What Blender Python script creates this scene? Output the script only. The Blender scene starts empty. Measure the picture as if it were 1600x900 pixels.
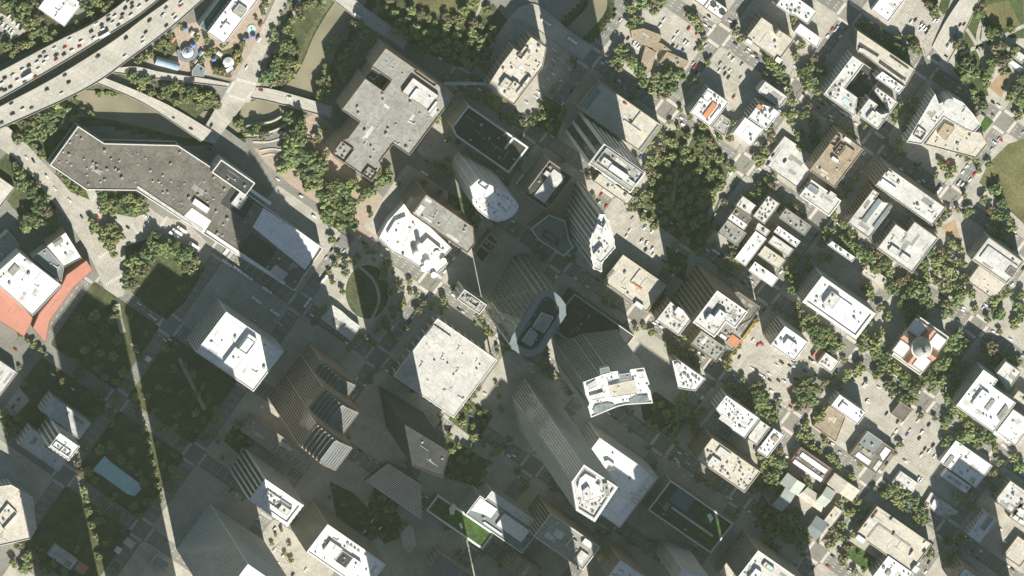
import bpy, math, random
from mathutils import Vector, Matrix
random.seed(7)
S = bpy.context.scene
COL = S.collection
rad = math.radians
# ------------------------------------------------------------------ camera
D = 20000.0; TH = rad(20.6); LD = Vector((0.575, -0.818, 0))      # oblique view from the north-north-west, high up
MPP = 0.662                                                     # metres per photo pixel across the view
cpos = -LD * D * math.sin(TH) + Vector((0, 0, D * math.cos(TH)))
fwd = (-cpos).normalized()
def _proj(v): return (v - fwd * v.dot(fwd))
_e = _proj(Vector((1, 0, 0))).normalized(); _n = _proj(Vector((0, 1, 0))).normalized()
_n2 = (_n + (-fwd).cross(_e).normalized()).normalized()
cy = _n2; cx = fwd.cross(cy).normalized(); cy = cx.cross(fwd).normalized()
cam = bpy.data.cameras.new('camera'); camo = bpy.data.objects.new('camera', cam); COL.objects.link(camo)
M = Matrix((cx, cy, -fwd)).transposed().to_4x4(); M.translation = cpos
camo.matrix_world = M
cam.sensor_width = 36; cam.lens = 36 * D / (1600 * MPP); cam.clip_start = 100; cam.clip_end = 60000
S.camera = camo
# ------------------------------------------------------------------ sky, sun, exposure
SUN_AZ = rad(167.0); SUN_EL = rad(37.0)
w = bpy.data.worlds.new('World'); S.world = w; w.use_nodes = True
nt = w.node_tree; nt.nodes.clear()
sky = nt.nodes.new('ShaderNodeTexSky'); sky.sky_type = 'NISHITA'; sky.sun_disc = False
sky.sun_elevation = SUN_EL; sky.sun_rotation = SUN_AZ
sky.air_density = 0.9; sky.dust_density = 0.5; sky.ozone_density = 0.6
bg = nt.nodes.new('ShaderNodeBackground'); bg.inputs[1].default_value = 0.05
wo = nt.nodes.new('ShaderNodeOutputWorld')
nt.links.new(sky.outputs[0], bg.inputs[0]); nt.links.new(bg.outputs[0], wo.inputs[0])
sl = bpy.data.lights.new('sun', 'SUN'); sl.energy = 5.0; sl.angle = rad(0.5); sl.color = (1, 0.95, 0.86)
so = bpy.data.objects.new('sun', sl); COL.objects.link(so)
sdir = Vector((math.sin(SUN_AZ) * math.cos(SUN_EL), math.cos(SUN_AZ) * math.cos(SUN_EL), math.sin(SUN_EL)))
so.rotation_euler = sdir.to_track_quat('Z', 'Y').to_euler(); so.location = sdir * 900
S.view_settings.view_transform = 'Standard'; S.view_settings.look = 'None'
S.view_settings.exposure = 0.93; S.view_settings.gamma = 1.0
S.render.engine = 'CYCLES'
# ------------------------------------------------------------------ photo pixel -> point in the place, at a height
def P(x, y, z=0.0):
    d = fwd * D + cx * ((x - 800) * MPP) + cy * ((450 - y) * MPP)
    t = (z - cpos.z) / d.z
    p = cpos + d * t
    return Vector((p.x, p.y, z))
O0 = (1162, 257); E1 = (121.0, 84.3); E2 = (-82.5, 117.6)
def lat(i, j): return (O0[0] + i * E1[0] + j * E2[0], O0[1] + i * E1[1] + j * E2[1])
U = (P(800 + E1[0], 450 + E1[1]) - P(800, 450)).normalized()
V = Vector((U.y, -U.x, 0))                                       # grid axes: U to the south-east, V to the south-west
GA = math.atan2(U.y, U.x)
CR = {'W': (500, 60), 'X1': (800, 110), 'X2': (1120, 120), 'X3': (1160, 340), 'X4': (780, 380), 'X5': (380, 520), 'X6': (780, 570),
      'X7': (1040, 540), 'X8': (1180, 640), 'X9': (0, 340), 'XA': (0, 540), 'XB': (500, 675), 'XC': (820, 675), 'XD': (480, 380)}
for c in range(5):
    for r in range(4): CR['%d%d' % (c, r)] = (c * 320, r * 225)
def Q(s):
    """'23 x,y x,y' -> photo pixels"""
    a = s.split(); k = a[0]
    if k == 'px': return [tuple(map(float, t.split(','))) for t in a[1:]]
    ox, oy = CR[k]
    return [(ox + float(t.split(',')[0]) / 4, oy + float(t.split(',')[1]) / 4) for t in a[1:]]
def area(p): return 0.5 * sum(p[i][0] * p[(i + 1) % len(p)][1] - p[(i + 1) % len(p)][0] * p[i][1] for i in range(len(p)))
def ccw(p): return p if area(p) > 0 else p[::-1]
def snap(pts):
    """straighten edges that run along the street grid"""
    uv = [(p.dot(U), p.dot(V)) for p in pts]; n = len(uv); ed = []
    for k in range(n):
        a, b = uv[k], uv[(k + 1) % n]; du, dv = abs(b[0] - a[0]), abs(b[1] - a[1])
        if dv < 0.27 * du: ed.append(('v', (a[1] + b[1]) / 2))
        elif du < 0.27 * dv: ed.append(('u', (a[0] + b[0]) / 2))
        else: ed.append((None, 0))
    out = []
    for k in range(n):
        u, v = uv[k]
        for e in (ed[k - 1], ed[k]):
            if e[0] == 'v': v = e[1]
            if e[0] == 'u': u = e[1]
        out.append((U * u + V * v))
    return out
def W2(s, z=0.0, sn=True):
    pts = [P(x, y, z) for x, y in (Q(s) if isinstance(s, str) else s)]
    if sn: pts = snap(pts)
    return ccw([(p.x, p.y) for p in pts])
def inset(poly, d):
    n = len(poly); out = []
    for i in range(n):
        p0, p1, p2 = poly[i - 1], poly[i], poly[(i + 1) % n]
        a = Vector((p1[0] - p0[0], p1[1] - p0[1])); b = Vector((p2[0] - p1[0], p2[1] - p1[1]))
        if a.length < 1e-6 or b.length < 1e-6: out.append(p1); continue
        a.normalize(); b.normalize()
        na = Vector((-a.y, a.x)); nb = Vector((-b.y, b.x)); m = na + nb
        k = max(0.35, 1 + na.dot(nb))
        out.append((p1[0] + m.x * d / k, p1[1] + m.y * d / k))
    return out
def inpoly(x, y, poly):
    c = False; n = len(poly); j = n - 1
    for i in range(n):
        if (poly[i][1] > y) != (poly[j][1] > y) and x < (poly[j][0] - poly[i][0]) * (y - poly[i][1]) / (poly[j][1] - poly[i][1]) + poly[i][0]: c = not c
        j = i
    return c
def cen(poly): return (sum(p[0] for p in poly) / len(poly), sum(p[1] for p in poly) / len(poly))
# ------------------------------------------------------------------ materials
MATS = {}
def nodes(name):
    m = bpy.data.materials.new(name); m.use_nodes = True
    t = m.node_tree; b = t.nodes['Principled BSDF']
    MATS[name] = m
    return m, t, b
def noise_mix(t, vec, col, var, scale, detail=4):
    n = t.nodes.new('ShaderNodeTexNoise'); n.inputs['Scale'].default_value = scale; n.inputs['Detail'].default_value = detail
    t.links.new(vec, n.inputs['Vector'])
    r = t.nodes.new('ShaderNodeValToRGB'); r.color_ramp.elements[0].position = 0.32; r.color_ramp.elements[1].position = 0.68
    lo = [max(0, c * (1 - var)) for c in col[:3]] + [1]; hi = [min(1, c * (1 + var * 0.7)) for c in col[:3]] + [1]
    r.color_ramp.elements[0].color = lo; r.color_ramp.elements[1].color = hi
    t.links.new(n.outputs[0], r.inputs[0])
    return r.outputs[0]
def mul(t, a, b, fac=1.0):
    m = t.nodes.new('ShaderNodeMix'); m.data_type = 'RGBA'; m.blend_type = 'MULTIPLY'; m.inputs[0].default_value = fac
    t.links.new(a, m.inputs[6]); t.links.new(b, m.inputs[7])
    return m.outputs[2]
def surf(name, col, var=0.15, scale=0.12, rough=0.9, fine=0.12, fscale=1.1, seams=0, spec=0.3, stain=0.0):
    """matte procedural surface: broad mottling, fine speckle, optional sheet seams and stains"""
    m, t, b = nodes(name)
    g = t.nodes.new('ShaderNodeNewGeometry'); mp = t.nodes.new('ShaderNodeMapping'); mp.inputs['Rotation'].default_value = (0, 0, -GA)
    t.links.new(g.outputs['Position'], mp.inputs['Vector']); v = mp.outputs[0]
    c = noise_mix(t, v, col, var, scale)
    f = noise_mix(t, v, (1 - fine * 0.5,) * 3, fine, fscale, 2)
    c = mul(t, c, f)
    if stain:
        st = t.nodes.new('ShaderNodeTexNoise'); st.inputs['Scale'].default_value = 0.22; st.inputs['Detail'].default_value = 6; st.inputs['Distortion'].default_value = 1.2
        t.links.new(v, st.inputs['Vector'])
        r = t.nodes.new('ShaderNodeValToRGB'); r.color_ramp.elements[0].position = 0.36; r.color_ramp.elements[0].color = (1 - stain,) * 3 + (1,)
        r.color_ramp.elements[1].position = 0.5; r.color_ramp.elements[1].color = (1, 1, 1, 1)
        t.links.new(st.outputs[0], r.inputs[0]); c = mul(t, c, r.outputs[0])
    if seams:
        br = t.nodes.new('ShaderNodeTexBrick'); br.inputs['Scale'].default_value = 1.0
        br.inputs['Brick Width'].default_value = seams * 2.2; br.inputs['Row Height'].default_value = seams; br.inputs['Mortar Size'].default_value = 0.05 * seams ** 0.5
        br.inputs['Color1'].default_value = (1, 1, 1, 1); br.inputs['Color2'].default_value = (0.93, 0.93, 0.93, 1); br.inputs['Mortar'].default_value = (0.72, 0.71, 0.69, 1)
        t.links.new(v, br.inputs['Vector']); c = mul(t, c, br.outputs[0])
    t.links.new(c, b.inputs['Base Color']); b.inputs['Roughness'].default_value = rough
    b.inputs['Specular IOR Level'].default_value = spec
    return m
surf('street', (0.225, 0.218, 0.19), 0.16, 0.03, fine=0.16, fscale=0.6, stain=0.18)
surf('pavement', (0.43, 0.405, 0.345), 0.16, 0.06, fine=0.14, fscale=0.5, seams=6, stain=0.12)
surf('lot', (0.41, 0.38, 0.32), 0.18, 0.05, fine=0.2, fscale=0.5, stain=0.2)
surf('deck_concrete', (0.44, 0.415, 0.355), 0.12, 0.04, fine=0.1, fscale=0.4, seams=9, stain=0.08)
surf('concrete', (0.42, 0.40, 0.35), 0.12, 0.2)
surf('brick_paving', (0.40, 0.32, 0.25), 0.15, 0.3, seams=2)
surf('soil', (0.30, 0.22, 0.13), 0.25, 0.08, fine=0.25)
surf('sand_lot', (0.36, 0.26, 0.16), 0.2, 0.08, fine=0.2)
surf('grass', (0.075, 0.105, 0.035), 0.35, 0.06, fine=0.4, fscale=0.5)
surf('dry_grass', (0.15, 0.145, 0.06), 0.3, 0.04, fine=0.3, fscale=0.4)
surf('bank', (0.09, 0.10, 0.045), 0.4, 0.07, fine=0.4, fscale=0.35)
surf('lush', (0.06, 0.12, 0.025), 0.3, 0.15, fine=0.4, fscale=0.4)
surf('line_white', (0.72, 0.72, 0.70), 0.1, 0.4)
surf('line_yellow', (0.62, 0.42, 0.05), 0.1, 0.4)
surf('roof_white', (0.80, 0.79, 0.76), 0.07, 0.06, rough=0.7, fine=0.08, fscale=0.4, seams=5, stain=0.12)
surf('roof_light', (0.56, 0.555, 0.52), 0.14, 0.06, fine=0.12, fscale=0.5, seams=6, stain=0.2)
surf('roof_grey', (0.31, 0.305, 0.27), 0.15, 0.05, fine=0.15, fscale=0.4, seams=8, stain=0.2)
surf('roof_brown', (0.175, 0.16, 0.135), 0.2, 0.06, fine=0.2, fscale=0.4, seams=7, stain=0.25)
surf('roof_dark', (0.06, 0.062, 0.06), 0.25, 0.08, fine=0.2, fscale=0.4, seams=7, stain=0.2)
surf('roof_teal', (0.10, 0.165, 0.175), 0.2, 0.08, fine=.15, fscale=.4, seams=4)
surf('roof_beige', (0.54, 0.505, 0.42), 0.12, 0.06, fine=0.14, fscale=0.5, seams=8, stain=0.15)
surf('roof_tan', (0.36, 0.295, 0.21), 0.18, 0.1, fine=0.2, fscale=0.6, seams=3, stain=0.15)
surf('roof_orange', (0.50, 0.22, 0.12), 0.12, 0.12, fine=0.14, fscale=0.8)
surf('roof_terracotta', (0.46, 0.27, 0.19), 0.18, 0.3, fine=0.2, fscale=1.0, seams=1.0, stain=.15); surf('dome_metal', (0.34, 0.36, 0.33), 0.2, 0.3, rough=.6)
surf('roof_red', (0.50, 0.225, 0.165), 0.08, 0.1, fine=0.08, fscale=0.8, seams=2)
surf('roof_green', (0.43, 0.475, 0.425), 0.12, 0.1, fine=0.1, fscale=0.8, seams=1.2)
surf('roof_slate', (0.20, 0.23, 0.24), 0.12, 0.1, fine=0.1, fscale=0.8, seams=1.2)
surf('roof_blue', (0.30, 0.42, 0.52), 0.15, 0.2)
surf('wall_beige', (0.40, 0.36, 0.29), 0.1, 0.1); surf('wall_grey', (0.50, 0.50, 0.465), 0.1, 0.1); surf('wall_white', (0.68, 0.67, 0.64), 0.08, 0.1)
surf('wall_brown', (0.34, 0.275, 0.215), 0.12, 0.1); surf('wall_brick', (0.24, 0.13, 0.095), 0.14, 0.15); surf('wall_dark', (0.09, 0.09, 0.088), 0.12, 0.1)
surf('wall_granite', (0.44, 0.34, 0.275), 0.1, 0.1); surf('wall_tan', (0.46, 0.37, 0.26), 0.12, 0.1); surf('wall_pale', (0.64, 0.63, 0.585), 0.08, 0.1)
surf('metal_light', (0.52, 0.52, 0.50), 0.1, 0.5, rough=0.55); surf('metal_dark', (0.10, 0.10, 0.10), 0.15, 0.5, rough=0.6); surf('metal_mid', (0.26, 0.26, 0.25), 0.15, 0.5, rough=0.6)
surf('unit_white', (0.66, 0.65, 0.62), 0.12, 0.6); surf('rust', (0.32, 0.16, 0.09), 0.3, 0.5); surf('tent', (0.70, 0.71, 0.72), 0.06, 0.5); surf('tent_blue', (0.16, 0.20, 0.38), 0.1, 0.5)
surf('bark', (0.10, 0.075, 0.05), 0.2, 1.0); surf('rubber', (0.02, 0.02, 0.02), 0.1, 1.0); surf('paint_yellow', (0.70, 0.48, 0.06), 0.1, 0.5)
def glass(name, col, rough=0.12, var=0.3):
    """window glass: every pane-sized cell of the wall differs a little (blinds, tint)"""
    m, t, b = nodes(name)
    g = t.nodes.new('ShaderNodeNewGeometry'); mp = t.nodes.new('ShaderNodeMapping'); mp.inputs['Rotation'].default_value = (0, 0, -GA); t.links.new(g.outputs['Position'], mp.inputs['Vector'])
    c = noise_mix(t, g.outputs['Position'], col, var, 0.06, 3)
    sn = t.nodes.new('ShaderNodeVectorMath'); sn.operation = 'SNAP'; sn.inputs[1].default_value = (2.6, 2.6, 3.9); t.links.new(mp.outputs[0], sn.inputs[0])
    wn = t.nodes.new('ShaderNodeTexWhiteNoise'); t.links.new(sn.outputs[0], wn.inputs['Vector'])
    r = t.nodes.new('ShaderNodeValToRGB'); r.color_ramp.elements[0].color = (.62, .62, .62, 1); r.color_ramp.elements[1].color = (1.0, 1.0, 1.0, 1); k = r.color_ramp.elements.new(.86); k.color = (.85, .85, .85, 1); r.color_ramp.elements[2].color = (1, 1, 1, 1)
    t.links.new(wn.outputs[0], r.inputs[0]); c = mul(t, c, r.outputs[0])
    t.links.new(c, b.inputs['Base Color']); b.inputs['Roughness'].default_value = rough; b.inputs['Specular IOR Level'].default_value = 0.6
glass('glass_dark', (0.07, 0.085, 0.084)); glass('glass_grey', (0.25, 0.27, 0.265)); glass('glass_teal', (0.10, 0.16, 0.165)); glass('glass_silver', (0.46, 0.47, 0.44), 0.3); glass('glass_brown', (0.17, 0.135, 0.115))
glass('skylight', (0.28, 0.33, 0.32), 0.2)
m, t, b = nodes('water'); g = t.nodes.new('ShaderNodeNewGeometry')
t.links.new(noise_mix(t, g.outputs['Position'], (0.215, 0.195, 0.13), 0.2, 0.03), b.inputs['Base Color']); b.inputs['Roughness'].default_value = 0.22
nz = t.nodes.new('ShaderNodeTexNoise'); nz.inputs['Scale'].default_value = 0.5; bp = t.nodes.new('ShaderNodeBump'); bp.inputs['Strength'].default_value = 0.15
t.links.new(g.outputs['Position'], nz.inputs['Vector']); t.links.new(nz.outputs[0], bp.inputs['Height']); t.links.new(bp.outputs[0], b.inputs['Normal'])
m, t, b = nodes('pool_water'); b.inputs['Base Color'].default_value = (0.22, 0.50, 0.56, 1); b.inputs['Roughness'].default_value = 0.2
g = t.nodes.new('ShaderNodeNewGeometry'); t.links.new(noise_mix(t, g.outputs['Position'], (0.38, 0.58, 0.56), 0.12, 0.1), b.inputs['Base Color'])
m, t, b = nodes('car_paint')                                     # the colour of each car is its object colour
oi = t.nodes.new('ShaderNodeObjectInfo'); t.links.new(oi.outputs['Color'], b.inputs['Base Color']); b.inputs['Roughness'].default_value = 0.3
b.inputs['Coat Weight'].default_value = 0.5
def leafmat(name, col):
    m, t, b = nodes(name)
    oi = t.nodes.new('ShaderNodeObjectInfo'); g = t.nodes.new('ShaderNodeNewGeometry')
    c = noise_mix(t, g.outputs['Position'], col, 0.42, 0.55, 3)
    hs = t.nodes.new('ShaderNodeHueSaturation'); mr = t.nodes.new('ShaderNodeMapRange')
    mr.inputs['To Min'].default_value = 0.7; mr.inputs['To Max'].default_value = 1.3
    t.links.new(oi.outputs['Random'], mr.inputs[0]); t.links.new(mr.outputs[0], hs.inputs['Value']); t.links.new(c, hs.inputs['Color'])
    m2 = t.nodes.new('ShaderNodeMath'); m2.operation = 'MULTIPLY_ADD'; m2.inputs[1].default_value = 7.31; m2.inputs[2].default_value = 0.0; m3 = t.nodes.new('ShaderNodeMath'); m3.operation = 'FRACT'; m4 = t.nodes.new('ShaderNodeMapRange'); m4.inputs['To Min'].default_value = .465; m4.inputs['To Max'].default_value = .53
    t.links.new(oi.outputs['Random'], m2.inputs[0]); t.links.new(m2.outputs[0], m3.inputs[0]); t.links.new(m3.outputs[0], m4.inputs[0]); t.links.new(m4.outputs[0], hs.inputs['Hue'])
    t.links.new(hs.outputs[0], b.inputs['Base Color']); b.inputs['Roughness'].default_value = 0.7; b.inputs['Specular IOR Level'].default_value = 0.25
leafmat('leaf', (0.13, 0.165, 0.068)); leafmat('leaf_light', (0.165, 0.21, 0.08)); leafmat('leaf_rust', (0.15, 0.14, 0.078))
# ------------------------------------------------------------------ mesh builder
class MB:
    def __init__(s): s.v = []; s.f = []; s.m = []; s.ms = []
    def mi(s, mat):
        if mat not in s.ms: s.ms.append(mat)
        return s.ms.index(mat)
    def face(s, pts, mat):
        k = len(s.v); s.v += [tuple(p) for p in pts]; s.f.append(tuple(range(k, k + len(pts)))); s.m.append(s.mi(mat))
    def prism(s, poly, z0, z1, side, top=None, bottom=False):
        n = len(poly); k = len(s.v); a = s.mi(side)
        s.v += [(x, y, z0) for x, y in poly] + [(x, y, z1) for x, y in poly]
        for i in range(n):
            j = (i + 1) % n; s.f.append((k + i, k + j, k + n + j, k + n + i)); s.m.append(a)
        if top: s.f.append(tuple(range(k + n, k + 2 * n))); s.m.append(s.mi(top))
        if bottom: s.f.append(tuple(range(k + n - 1, k - 1, -1))); s.m.append(a)
    def ring(s, poly, d, z0, z1, mat):
        q = inset(poly, d); n = len(poly); k = len(s.v); a = s.mi(mat)
        s.v += [(x, y, z0) for x, y in poly] + [(x, y, z1) for x, y in poly] + [(x, y, z1) for x, y in q] + [(x, y, z0) for x, y in q]
        for i in range(n):
            j = (i + 1) % n
            for r in range(3): s.f.append((k + r * n + i, k + r * n + j, k + (r + 1) * n + j, k + (r + 1) * n + i)); s.m.append(a)
    def box(s, c, dx, dy, z0, z1, ax=None, mat='concrete', top=None):
        a = Vector(ax) if ax is not None else U; b = Vector((-a.y, a.x, 0)); c = Vector((c[0], c[1], 0))
        p = [c - a * dx / 2 - b * dy / 2, c + a * dx / 2 - b * dy / 2, c + a * dx / 2 + b * dy / 2, c - a * dx / 2 + b * dy / 2]
        s.prism([(q.x, q.y) for q in p], z0, z1, mat, top or mat)
    def cyl(s, c, r, z0, z1, mat, top=None, n=14, r2=None):
        r2 = r if r2 is None else r2; k = len(s.v); a = s.mi(mat)
        for z, q in ((z0, r), (z1, r2)): s.v += [(c[0] + q * math.cos(6.28319 * i / n), c[1] + q * math.sin(6.28319 * i / n), z) for i in range(n)]
        for i in range(n):
            j = (i + 1) % n; s.f.append((k + i, k + j, k + n + j, k + n + i)); s.m.append(a)
        s.f.append(tuple(range(k + n, k + 2 * n))); s.m.append(s.mi(top or mat))
    def mesh(s, name, org=(0, 0, 0)):
        me = bpy.data.meshes.new(name); ox, oy, oz = org
        me.from_pydata([(x - ox, y - oy, z - oz) for x, y, z in s.v], [], s.f)
        for q in s.ms: me.materials.append(MATS[q])
        me.polygons.foreach_set('material_index', s.m); me.update()
        return me
    def obj(s, name, parent=None, org=(0, 0, 0), kind=None):
        """org is where the thing stands; parts are given relative to it"""
        o = bpy.data.objects.new(name, s.mesh(name, org)); COL.objects.link(o)
        if parent: o.parent = parent
        else: o.location = org
        if kind: o['kind'] = kind
        return o
def tag(o, label, cat, group=None):
    o['label'] = label; o['category'] = cat
    if group: o['group'] = group
    return o
def empty(name, loc, label=None, cat=None, group=None):
    o = bpy.data.objects.new(name, None); COL.objects.link(o); o.location = loc; o.empty_display_size = 2
    if label: tag(o, label, cat, group)
    return o
def cr(pts, n=6):
    """smooth line through points (tuples of any length)"""
    out = []
    q = [pts[0]] + list(pts) + [pts[-1]]
    for i in range(1, len(q) - 2):
        p0, p1, p2, p3 = q[i - 1], q[i], q[i + 1], q[i + 2]
        for k in range(n):
            t = k / n
            out.append(tuple(0.5 * (2 * b + (c - a) * t + (2 * a - 5 * b + 4 * c - d) * t * t + (3 * b - a - 3 * c + d) * t ** 3) for a, b, c, d in zip(p0, p1, p2, p3)))
    out.append(tuple(pts[-1])); return out
def sheet(name, s, z, mat, sn=False, kind='structure', parent=None):
    b = MB(); b.face([(x, y, z) for x, y in W2(s, z, sn)], mat); return b.obj(name, parent, kind=kind)
def path(name, pts, width, z, mat, kind='structure', n=6):
    """ribbon of even width along a smooth line of photo pixels on the ground"""
    c = [P(x, y, z) for x, y in cr(pts, n)]; b = MB(); L = []
    for i, p in enumerate(c):
        d = (c[min(i + 1, len(c) - 1)] - c[max(i - 1, 0)]).normalized(); q = Vector((-d.y, d.x, 0)) * width / 2; L.append((p - q, p + q))
    for (a, e), (a2, e2) in zip(L, L[1:]): b.face([a, a2, e2, e], mat)
    return b.obj(name, kind=kind)
# ------------------------------------------------------------------ ground, bayou, streets
CH = cr([(40, 200), (110, 165), (175, 167), (240, 182), (300, 196), (345, 192), (395, 180), (440, 165), (478, 132), (495, 102), (508, 70), (526, 38), (543, 12), (558, -15), (580, -80)], 5)
CH2 = cr([(900, -90), (925, -30), (934, 5), (925, 24), (905, 45), (880, 70)], 5)
def chd(x, y):
    best = 1e9
    for L, hw in ((CH, 17), (CH2, 11)):
        for a, b in zip(L, L[1:]):
            dx, dy = b[0] - a[0], b[1] - a[1]; t = max(0, min(1, ((x - a[0]) * dx + (y - a[1]) * dy) / (dx * dx + dy * dy)))
            d = math.hypot(x - a[0] - t * dx, y - a[1] - t * dy) - hw
            if d < best: best = d
    return best
def gz(x, y):
    if y > 260 or x > 980: return 0.0
    d = chd(x, y)
    if d <= 0: return -6.5
    if d >= 16: return 0.0
    t = d / 16; return -6.5 * (1 - t * t * (3 - 2 * t))
st = 6; xs = list(range(-240, 1846, st)); ys = list(range(-240, 1140, st)); b = MB(); b.ms = ['street', 'bank']
zs = {}
for y in ys:
    for x in xs:
        z = gz(x, y); zs[(x, y)] = z; p = P(x, y, 0); b.v.append((p.x, p.y, z))
nx = len(xs)
for j in range(len(ys) - 1):
    for i in range(nx - 1):
        k = j * nx + i; b.f.append((k, k + nx, k + nx + 1, k + 1))
        b.m.append(1 if min(zs[(xs[i], ys[j])], zs[(xs[i + 1], ys[j + 1])]) < -0.4 else 0)
c4 = [b.v[0], b.v[nx - 1], b.v[-1], b.v[-nx]]; k = len(b.v)
b.v += [(p[0] * 1.0 + (9000 if i in (1, 2) else -9000), p[1] + (9000 if i in (0, 1) else -9000), 0) for i, p in enumerate(c4)]
ci = [0, nx - 1, len(ys) * nx - 1, (len(ys) - 1) * nx]
for i in range(4):
    j = (i + 1) % 4; b.f.append((ci[i], ci[j], k + j, k + i)); b.m.append(0)
b.obj('ground', kind='structure')
b = MB()
for L, hw in ((CH, 22), (CH2, 15)):
    R = []
    for i, p in enumerate(L):
        a, c = L[max(i - 1, 0)], L[min(i + 1, len(L) - 1)]; dx, dy = c[0] - a[0], c[1] - a[1]; n = math.hypot(dx, dy)
        R.append((P(p[0] - dy / n * hw, p[1] + dx / n * hw, -4.6), P(p[0] + dy / n * hw, p[1] - dx / n * hw, -4.6)))
    for (a, e), (a2, e2) in zip(R, R[1:]): b.face([a, a2, e2, e], 'water')
b.obj('bayou_water', kind='structure')
# raised pavement blocks of the street grid; the ground between them is the street
HW = 7.6
def block(i0, i1, j0, j1, mat='pavement'):
    q = [P(*lat(i0, j0)), P(*lat(i1, j0)), P(*lat(i1, j1)), P(*lat(i0, j1))]
    poly = inset(ccw([(p.x, p.y) for p in q]), HW); n = len(poly); r = []
    for k in range(n):                                            # rounded corners
        p, a, c = Vector(poly[k]), Vector(poly[k - 1]), Vector(poly[(k + 1) % n])
        pa = p + (a - p).normalized() * 5; pc = p + (c - p).normalized() * 5
        for t in (0, .25, .5, .75, 1): r.append(tuple((1 - t) ** 2 * pa + 2 * t * (1 - t) * p + t * t * pc))
    b = MB(); b.prism(r, -0.1, 0.14, 'concrete', mat); b.obj('pavement', kind='structure')
SKIP = set()
for i in range(-6, 6):
    for j in range(-4, 9):
        x, y = lat(i + .5, j + .5)
        if not (-150 < x < 1750 and -150 < y < 1050): continue
        if x < 560 and y < 360: continue
        if x < 700 and y < 150 or x < 640 and y < 300 or x < 130 and y < 560: continue
        if 700 < x < 960 and y < 60: continue
        if x < 110 and y < 600: continue
        lawn = inpoly(x, y, [(60, 480), (175, 465), (260, 490), (345, 575), (350, 690), (260, 790), (180, 870), (90, 860), (110, 740), (60, 620)])
        block(i, i + 1, j, j + 1, 'bank' if lawn else 'pavement')
# crosswalks and lane lines
def crossing(i, j, brick=False, lanes=True):
    b = MB(); c = P(*lat(i, j)); z = 0.06
    if brick:
        for a, e in ((U, V), (V, U), (-U, V), (-V, U)):
            q = c + a * 10.2; p = [q - a * 1.9 - e * 7.4, q + a * 1.9 - e * 7.4, q + a * 1.9 + e * 7.4, q - a * 1.9 + e * 7.4]
            pp = ccw([(v.x, v.y) for v in p]); b.face([(x, y, 0.03) for x, y in pp], 'brick_paving')
    for a, e in ((U, V), (V, U), (-U, V), (-V, U)):
        for k in range(-4, 5):
            q = c + a * 10.2 + e * (k * 1.6)
            p = [q - a * 1.5 - e * .35, q + a * 1.5 - e * .35, q + a * 1.5 + e * .35, q - a * 1.5 + e * .35]
            b.face([(x, y, z) for x, y in ccw([(v.x, v.y) for v in p])], 'line_white')
    b.obj('crosswalk', kind='structure')
for i in range(-5, 5):
    for j in range(-3, 8):
        x, y = lat(i, j)
        if -20 < x < 1620 and -20 < y < 920 and not (x < 470 and y < 340) and not (x < 640 and y < 330) and not (x < 960 and y < 60) and x > 90:
            crossing(i, j, brick=(i >= -2 and j <= 3 and x > 640))
b = MB()
def dashes(a, e, off, axis, mat='line_white', w=0.38, dash=3, gap=6):
    L = (e - a).length; d = (e - a).normalized(); q = Vector((-d.y, d.x, 0)); s = 13
    while s < L - 15:
        p = a + d * s + q * off; b.face([(v.x, v.y, 0.06) for v in (p - q * w / 2, p + d * dash - q * w / 2, p + d * dash + q * w / 2, p + q * w / 2)], mat); s += dash + gap
for i in range(-5, 6):
    for j in range(-3, 8):
        x, y = lat(i, j)
        if not (-150 < x < 1750 and -150 < y < 1050) or (x < 640 and y < 330) or x < 90 or (x < 960 and y < 60): continue
        a = P(*lat(i, j))
        for off in (-3.4, 0, 3.4): dashes(a, P(*lat(i + 1, j)), off, 0); dashes(a, P(*lat(i, j + 1)), off, 0)
b.obj('lane_lines', kind='structure')
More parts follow.
